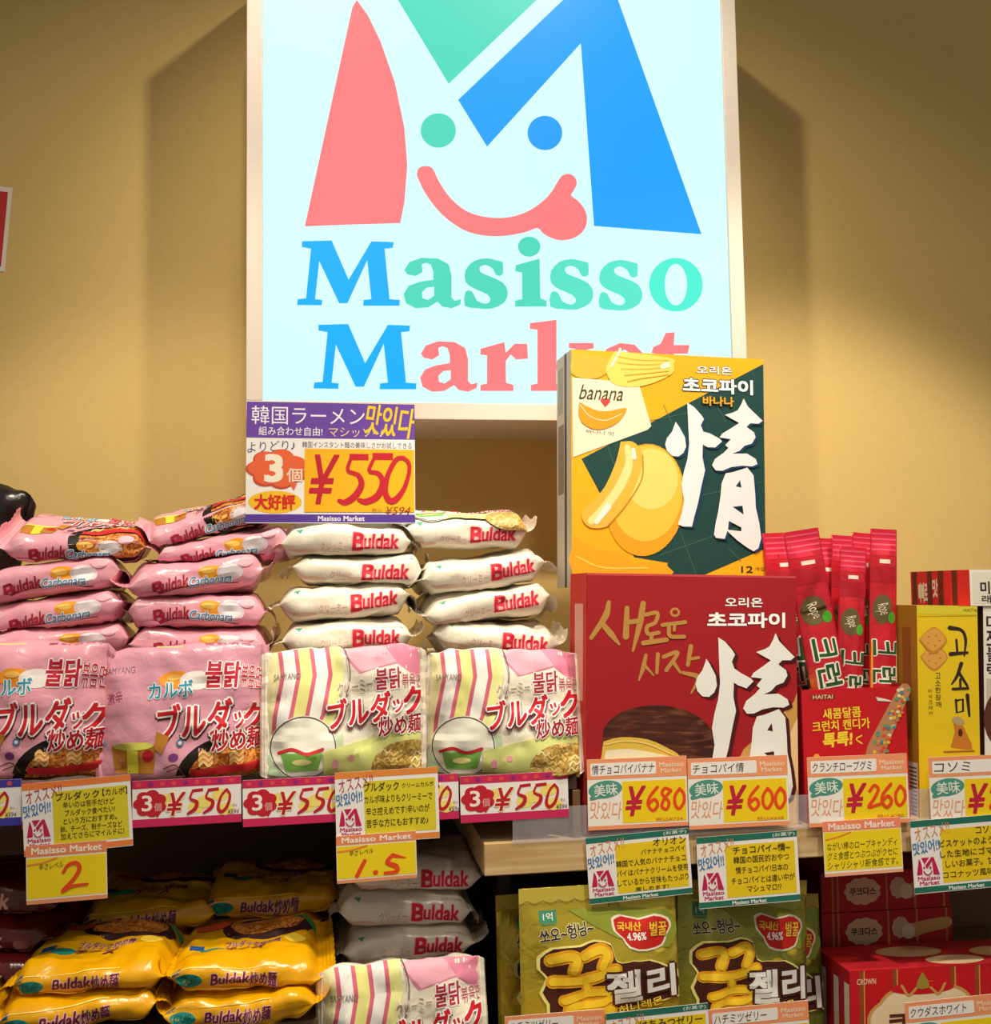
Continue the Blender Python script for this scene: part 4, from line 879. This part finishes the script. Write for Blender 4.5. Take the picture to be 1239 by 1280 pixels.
def strip_price(x0, x1, label, bc='c8285a', y0=971, y1=1029, seen=True):
    A = Art(x0, y0, x1, y1); A.rect(x0, y0, x1, y0+10, bc); A.rect(x0, y1-10, x1, y1, bc)
    if seen:
        for i in range(9): A.ell(x0+8+i*14.5, y0+5, 3.2, 3, '8a2a7a' if i % 3 == 1 else 'e04a4a', n=9)
        for a in ((24, 18), (60, 32), (90, 14), (96, 38), (70, 24)): A.ell(x0+20+a[0], y0+12+a[1]*.75, 11, 8, 'f0dc74', n=12)
        A.cloud(x0+22, y0+29, 21, 17, 'c02030'); A.poly([(x0+28, y0+42), (x0+36, y0+40), (x0+31, y0+47)], 'c02030'); A.t('3', x0+12, y0+19, x0+24, y0+38, 'f8e8e4', .02); A.t('個', x0+27, y0+29, x0+36, y0+39, 'e8a0a0', .02)
        R = 'bc1c2a'; A.t('¥', x0+43, y0+17, x0+66, y0+45, R, .02, .3, 0, 'f4ecc0', .04)
        for d in (71, 91):
            A.line([(x0+d+3, y0+16), (x0+d+17, y0+15)], 4, R, caps=False); A.line([(x0+d+4, y0+16), (x0+d+1, y0+25), (x0+d+9, y0+30), (x0+d+7, y0+38), (x0+d-2, y0+44)], [2.5, 3, 4.5, 5, 3], R)
        A.line([(x0+118, y0+16), (x0+111, y0+24), (x0+107, y0+38), (x0+111, y0+44), (x0+118, y0+38), (x0+122, y0+24), (x0+118, y0+16)], [3, 3, 4, 4.5, 4, 3, 3], R)
        A.t('税込', x0+125, y0+34, x0+131, y0+38, '9a7a80'); A.t('¥594', x0+119, y0+41, x0+133, y0+47, '6a4a50', 0, .2)
    return card('price_card', label, 'price card', A, -.0022, 'efe9e6', 'price cards along the edge of the left shelf', roll=-.6)
strip_price(-112, 27, 'price card with blue bars at the left edge of the shelf', '3a3aa0', 977, 1035)
strip_price(28, 164, 'pink barred price card mostly hidden behind the orange tip card on the left', y0=975, y1=1033)
strip_price(166, 302, 'pink barred 550 price card just right of the left orange tip card', y0=973, y1=1031)
strip_price(304, 440, 'pink barred 550 price card running behind the orange tip card in the middle', y0=972, y1=1030)
strip_price(442, 574, 'pink barred price card mostly covered by the middle orange tip card', y0=970, y1=1027)
strip_price(576, 711, 'pink barred 550 price card at the right end of the left shelf', y0=967, y1=1025)

def tip(x0, y0, x1, y1, bar, lines, label, y=-.006, roll=0, bg='e8c81c', head='お菓子', orange=False, small=False):
    A = Art(x0, y0, x1, y1); w, h = A.w, A.h; X = lambda u: x0+u*w/130; Y = lambda v: y0+v*h/90
    A.rect(x0, y0, x1, Y(8), bar); A.rect(x0, Y(82), x1, Y(89), bar); A.rect(X(36), Y(13), X(126), Y(79), bg)
    A.t('オススメ!!', X(4), Y(6), X(48), Y(22), 'b03048' if orange else 'd8885a', .0, .15, -10)
    A.t('맛있어!!', X(1), Y(25), X(34), Y(40), '2a78b4', .02, .15, -8); logo(A, X(4), Y(46), 28*w/130, 22*h/90, 'c01c50')
    A.t('Masisso', X(5), Y(69), X(32), Y(74), 'c04070', .04); A.t('Market', X(7), Y(75), X(31), Y(80), 'c04070', .04)
    if head: A.t('('+head+')', X(98), Y(1.5), X(127), Y(7), 'dce8e0', .02)
    for s, a, b, c, d in lines: A.t(s, X(a), Y(b), X(c), Y(d), '2a2612', .012)
    A.t('Masisso Market', X(42), Y(83.5), X(86), Y(88), 'eef2ee', .03)
    return card('tip_card', label, 'tip card', A, y, 'efeae6', roll=roll)
tip(29, 974, 165, 1064, 'e8803c', [('ブルダック', 40, 15, 92, 25), ('【カルボ】', 96, 15, 126, 24), ('辛いのは苦手だけど', 48, 27, 110, 35), ('ブルダック食べたい!', 50, 37, 110, 45), ('という方におすすめ。', 48, 47, 112, 55), ('卵、チーズ、粉チーズなど', 44, 57, 118, 65), ('加えてさらにマイルドに!', 44, 66, 120, 74)],
    'tilted orange and yellow tip card under the pink packs on the left', roll=-3.2, bg='d8c82a', head=None, orange=True)
tip(420, 962, 549, 1052, 'e0883c', [('ブルダック', 36, 15, 80, 26), ('クリームカルボ', 84, 18, 124, 24), ('カルボ味よりもクリーミーで', 36, 31, 122, 41), ('辛さ控えめです!辛いのが', 38, 46, 118, 56), ('苦手な方にもおすすめ♪', 38, 61, 116, 71)],
    'orange and yellow tip card hanging below the first striped cream pack', roll=-1.2, bg='d8c82a', head=None, orange=True)
def spice(x0, y0, x1, y1, roll, two, label):
    A = Art(x0, y0, x1, y1); w, h = A.w, A.h; X = lambda u: x0+u*w/100; Y = lambda v: y0+v*h/72
    A.rect(x0, y0, x1, Y(14), 'e8885c'); A.t('Masisso Market', X(7), Y(3), X(94), Y(11), 'fbeee0', .035); A.rect(x0, Y(67), x1, Y(72), 'dc9468'); A.rect(X(1), Y(16), X(99), Y(65), 'ecd01c')
    A.line([(X(2), Y(24)), (X(20), Y(22)), (X(38), Y(17))], 2.2, 'e08830'); A.t('辛さレベル', X(16), Y(22), X(46), Y(30), '4a3a20', .0, .2, -4)
    R = 'e0481c'; e = lambda pts: [(X(a), Y(b)) for a, b in pts]
    if two:
        A.line(e([(46, 35), (52, 27), (62, 25), (66, 32), (60, 43), (46, 57)]), [4, 4.5, 5, 5.5, 5, 5], R); A.line(e([(45, 58), (58, 53), (76, 52)]), [5, 4, 3], R)
    else:
        A.line(e([(35, 40), (25, 62)]), [5, 5.5], R); A.ell(X(48), Y(59), 3.4, 3.2, R, n=14)
        A.line(e([(86, 40), (70, 35)]), [1.5, 6], R); A.line(e([(69, 35), (63, 45), (74, 52), (74, 60), (60, 61)]), [4, 6, 6.5, 5, 4], R)
    card('spice_card', label, 'spice card', A, -.009, 'f0e6d8', roll=roll)
spice(33, 1054, 134, 1127, -1.6, True, 'yellow spice level card marked 2 at the lower left')
spice(421, 1042, 521, 1101, -1.2, False, 'yellow spice level card marked 1.5 below the middle tip card')
def price(x0, y0, x1, y1, name, num, label, y=-.006, roll=0, nw=48, group='orange framed price cards on the right shelf', yj=None):
    A = Art(x0, y0, x1, y1); w, h = A.w, A.h; X = lambda u: x0+u*w/125; Y = lambda v: y0+v*h/88; OR = 'f0986a'
    A.rect(x0, y0, x1, Y(25), OR); A.rect(X(4), Y(5), X(86), Y(21), 'f0eae4', 2); A.t('Masisso', X(90), Y(7), X(121), Y(13), 'f8d8bc', .03); A.t('Market', X(92), Y(14.5), X(118), Y(20), 'f8d8bc', .03)
    A.t(name, X(6), Y(7), X(6+nw), Y(19), '2a2428', .0, .1, 0); A.rect(x0, Y(83), x1, y1, OR); A.rect(X(43), Y(29), X(123), Y(81), 'f2d016')
    A.ell(X(22), Y(38), 21*w/125, 11*h/88, '4f9484', -6, 28); A.line([(X(8), Y(44)), (X(4), Y(49)), (X(14), Y(47))], 3, '4f9484'); A.t('美味', X(8), Y(31), X(37), Y(46), 'dceade', .02, 0, -4)
    A.t('맛있다', X(3), Y(53), X(42), Y(75), 'e89a68', .0, .1, 4)
    A.t('¥', X(47), Y(36), X(72), Y(72), 'c01e3c', .03, .3); R = 'ea4a1c'; xs = X(73)
    for ch in num:
        e = lambda pts: [(xs+a*w/125, Y(b)) for a, b in pts]
        if ch == '6': A.line(e([(14, 38), (4, 50), (2, 60), (8, 67), (14, 60), (10, 53), (3, 58)]), 4, R)
        elif ch == '8': A.line(e([(14, 42), (7, 40), (4, 47), (12, 57), (9, 66), (3, 62), (7, 52), (15, 43)]), 4, R)
        elif ch == '2': A.line(e([(3, 46), (9, 39), (14, 44), (8, 56), (1, 66), (15, 63)]), 4, R)
        else: A.line(e([(10, 41), (4, 50), (4, 61), (9, 66), (15, 58), (15, 48), (10, 41)]), 4, R)
        xs += 16*w/125
    A.t('税込¥'+str(int(int(num)*1.08)) if num else '', X(84), Y(76), X(118), Y(81), 'd8602a', .0, .1)
    return card('price_card', label, 'price card', A, y, 'f1ebe2', group, roll=roll)
price(735, 947, 860, 1035, '情チョコパイバナナ', '680', 'orange framed price card reading 680 in front of the red carton', nw=78, y=-.004)
price(861, 946, 986, 1034, 'チョコパイ情', '600', 'orange framed price card reading 600 in front of the red carton', nw=64)
price(1011, 944, 1136, 1031, 'クランチロープグミ', '260', 'orange framed price card reading 260 under the candy display box', nw=74)
price(1163, 944, 1288, 1032, 'コソミ', '200', 'orange framed price card under the yellow cracker carton', nw=46)
GR = '236e5e'
tip(735, 1041, 864, 1124, GR, [('オリオン', 84, 10, 126, 20), ('バナナチョコパイ', 68, 23, 124, 30), ('韓国で人気のバナナチョコ', 36, 35, 124, 44), ('パイはバナナクリームを使用', 36, 48, 126, 57), ('しているから甘味もたっぷり', 36, 61, 126, 70), ('楽しめます!', 58, 73, 100, 79)], 'green barred tip card behind the top of the front gold jelly bag', roll=-2.6, y=-.004)
tip(873, 1042, 999, 1131, GR, [('チョコパイ~情~', 46, 15, 120, 25), ('韓国の国民的おやつ', 46, 28, 118, 37), ('情チョコパイ!日本の', 48, 41, 116, 50), ('チョコパイとは違い中が', 42, 54, 124, 63), ('マシュマロ!?', 62, 66, 106, 74)], 'green barred tip card for the chocolate pie hanging under the 600 price card', roll=-1.2)
tip(1141, 1021, 1272, 1112, GR, [('コソミ', 80, 13, 106, 22), ('ビスケットのようなサク', 34, 26, 127, 35), ('した生地にゴマを練り', 34, 39, 127, 48), ('しいお菓子。甘さ控え', 40, 52, 127, 61), ('ココナッツ風味で食べ', 36, 65, 127, 74)], 'green barred tip card at the right edge under the cracker price card', roll=-1.5, y=-.010, head=None)
def note():
    A = Art(1030, 1024, 1128, 1093); A.rect(1030, 1024, 1128, 1037, 'f08a68'); A.t('Masisso Market', 1037, 1027, 1120, 1035, 'fbe8dc', .035); A.rect(1031, 1038, 1127, 1086, 'eed21c'); A.rect(1030, 1089, 1128, 1093, 'e8a888')
    A.line([(1033, 1047), (1048, 1044), (1064, 1039)], 1.8, 'e88a30')
    for i, s in enumerate(('ながい棒のロープキャンディ', 'グミ食感とつぶつぶがクセに', 'シャリシャリ新食感です。')): A.t(s, 1034, 1050+i*12-(0), 1122, 1060+i*12, '3a3818', .0, .15, -1)
    card('note_card', 'yellow handwritten card with an orange header stuck to the wooden shelf edge', 'note card', A, -.010, 'f4ead8', roll=-.6)
note()
BP = 'orange framed price cards on the lower shelf'
price(632, 1266, 757, 1352, 'ハチミツゼリー', '', 'orange framed price card at the bottom under the left jelly bags', y=-.045, nw=60, group=BP)
price(888, 1256, 1013, 1342, 'ハチミツゼリー', '', 'orange framed price card at the bottom under the right jelly bags', y=-.045, nw=66, group=BP, roll=-1)
price(1134, 1247, 1259, 1335, 'クウダスホワイト', '', 'orange framed price card on the upright red biscuit box', y=-.045, nw=70, group=BP, roll=-1.2)
tip(760, 1260, 888, 1350, GR, [('はちみつゼリー', 42, 13, 122, 24), ('甘くて食べやすい', 42, 28, 118, 38)], 'green barred tip card at the bottom between two orange price cards', roll=-1.5, y=-.050)
# clear rail that carries the cards of the wooden shelf, and the steel bracket that ends the left shelf
m = mat_clear(); mb = MB(); a, b = P(640, 1000, 0).x, P(1480, 1000, 0).x; zt, zb = P(860, 1000, 0).z, ZR-.002
mb.box(a, -.0022, zb, b, -.0012, zt, m); mb.box(a, -.0012, ZR+.0002, b, .006, ZR+.0012, m)
o = mb.build('price_rail'); tag(o, 'clear plastic card rail along the front of the wooden shelf', 'price rail')
mb = MB(); mb.box(P(716, 990, 0).x, .002, ZR+.0015, P(726, 990, 0).x, .03, ZL-.0225, mat('b08a5a', 'metal'), .001)
o = mb.build('shelf_bracket'); tag(o, 'small steel bracket under the right end of the left shelf', 'bracket')
mb = MB(); a, b = P(628, 1300, -.044).x, P(1480, 1300, -.044).x; zt = P(900, 1300, -.044).z
mb.box(a, -.0442, ZB+.0005, b, -.0432, zt, m); mb.box(a, -.0432, ZB+.0005, b, -.034, ZB+.0015, m)
o = mb.build('price_rail'); tag(o, 'clear plastic card rail along the lower shelf under the jelly bags', 'price rail')
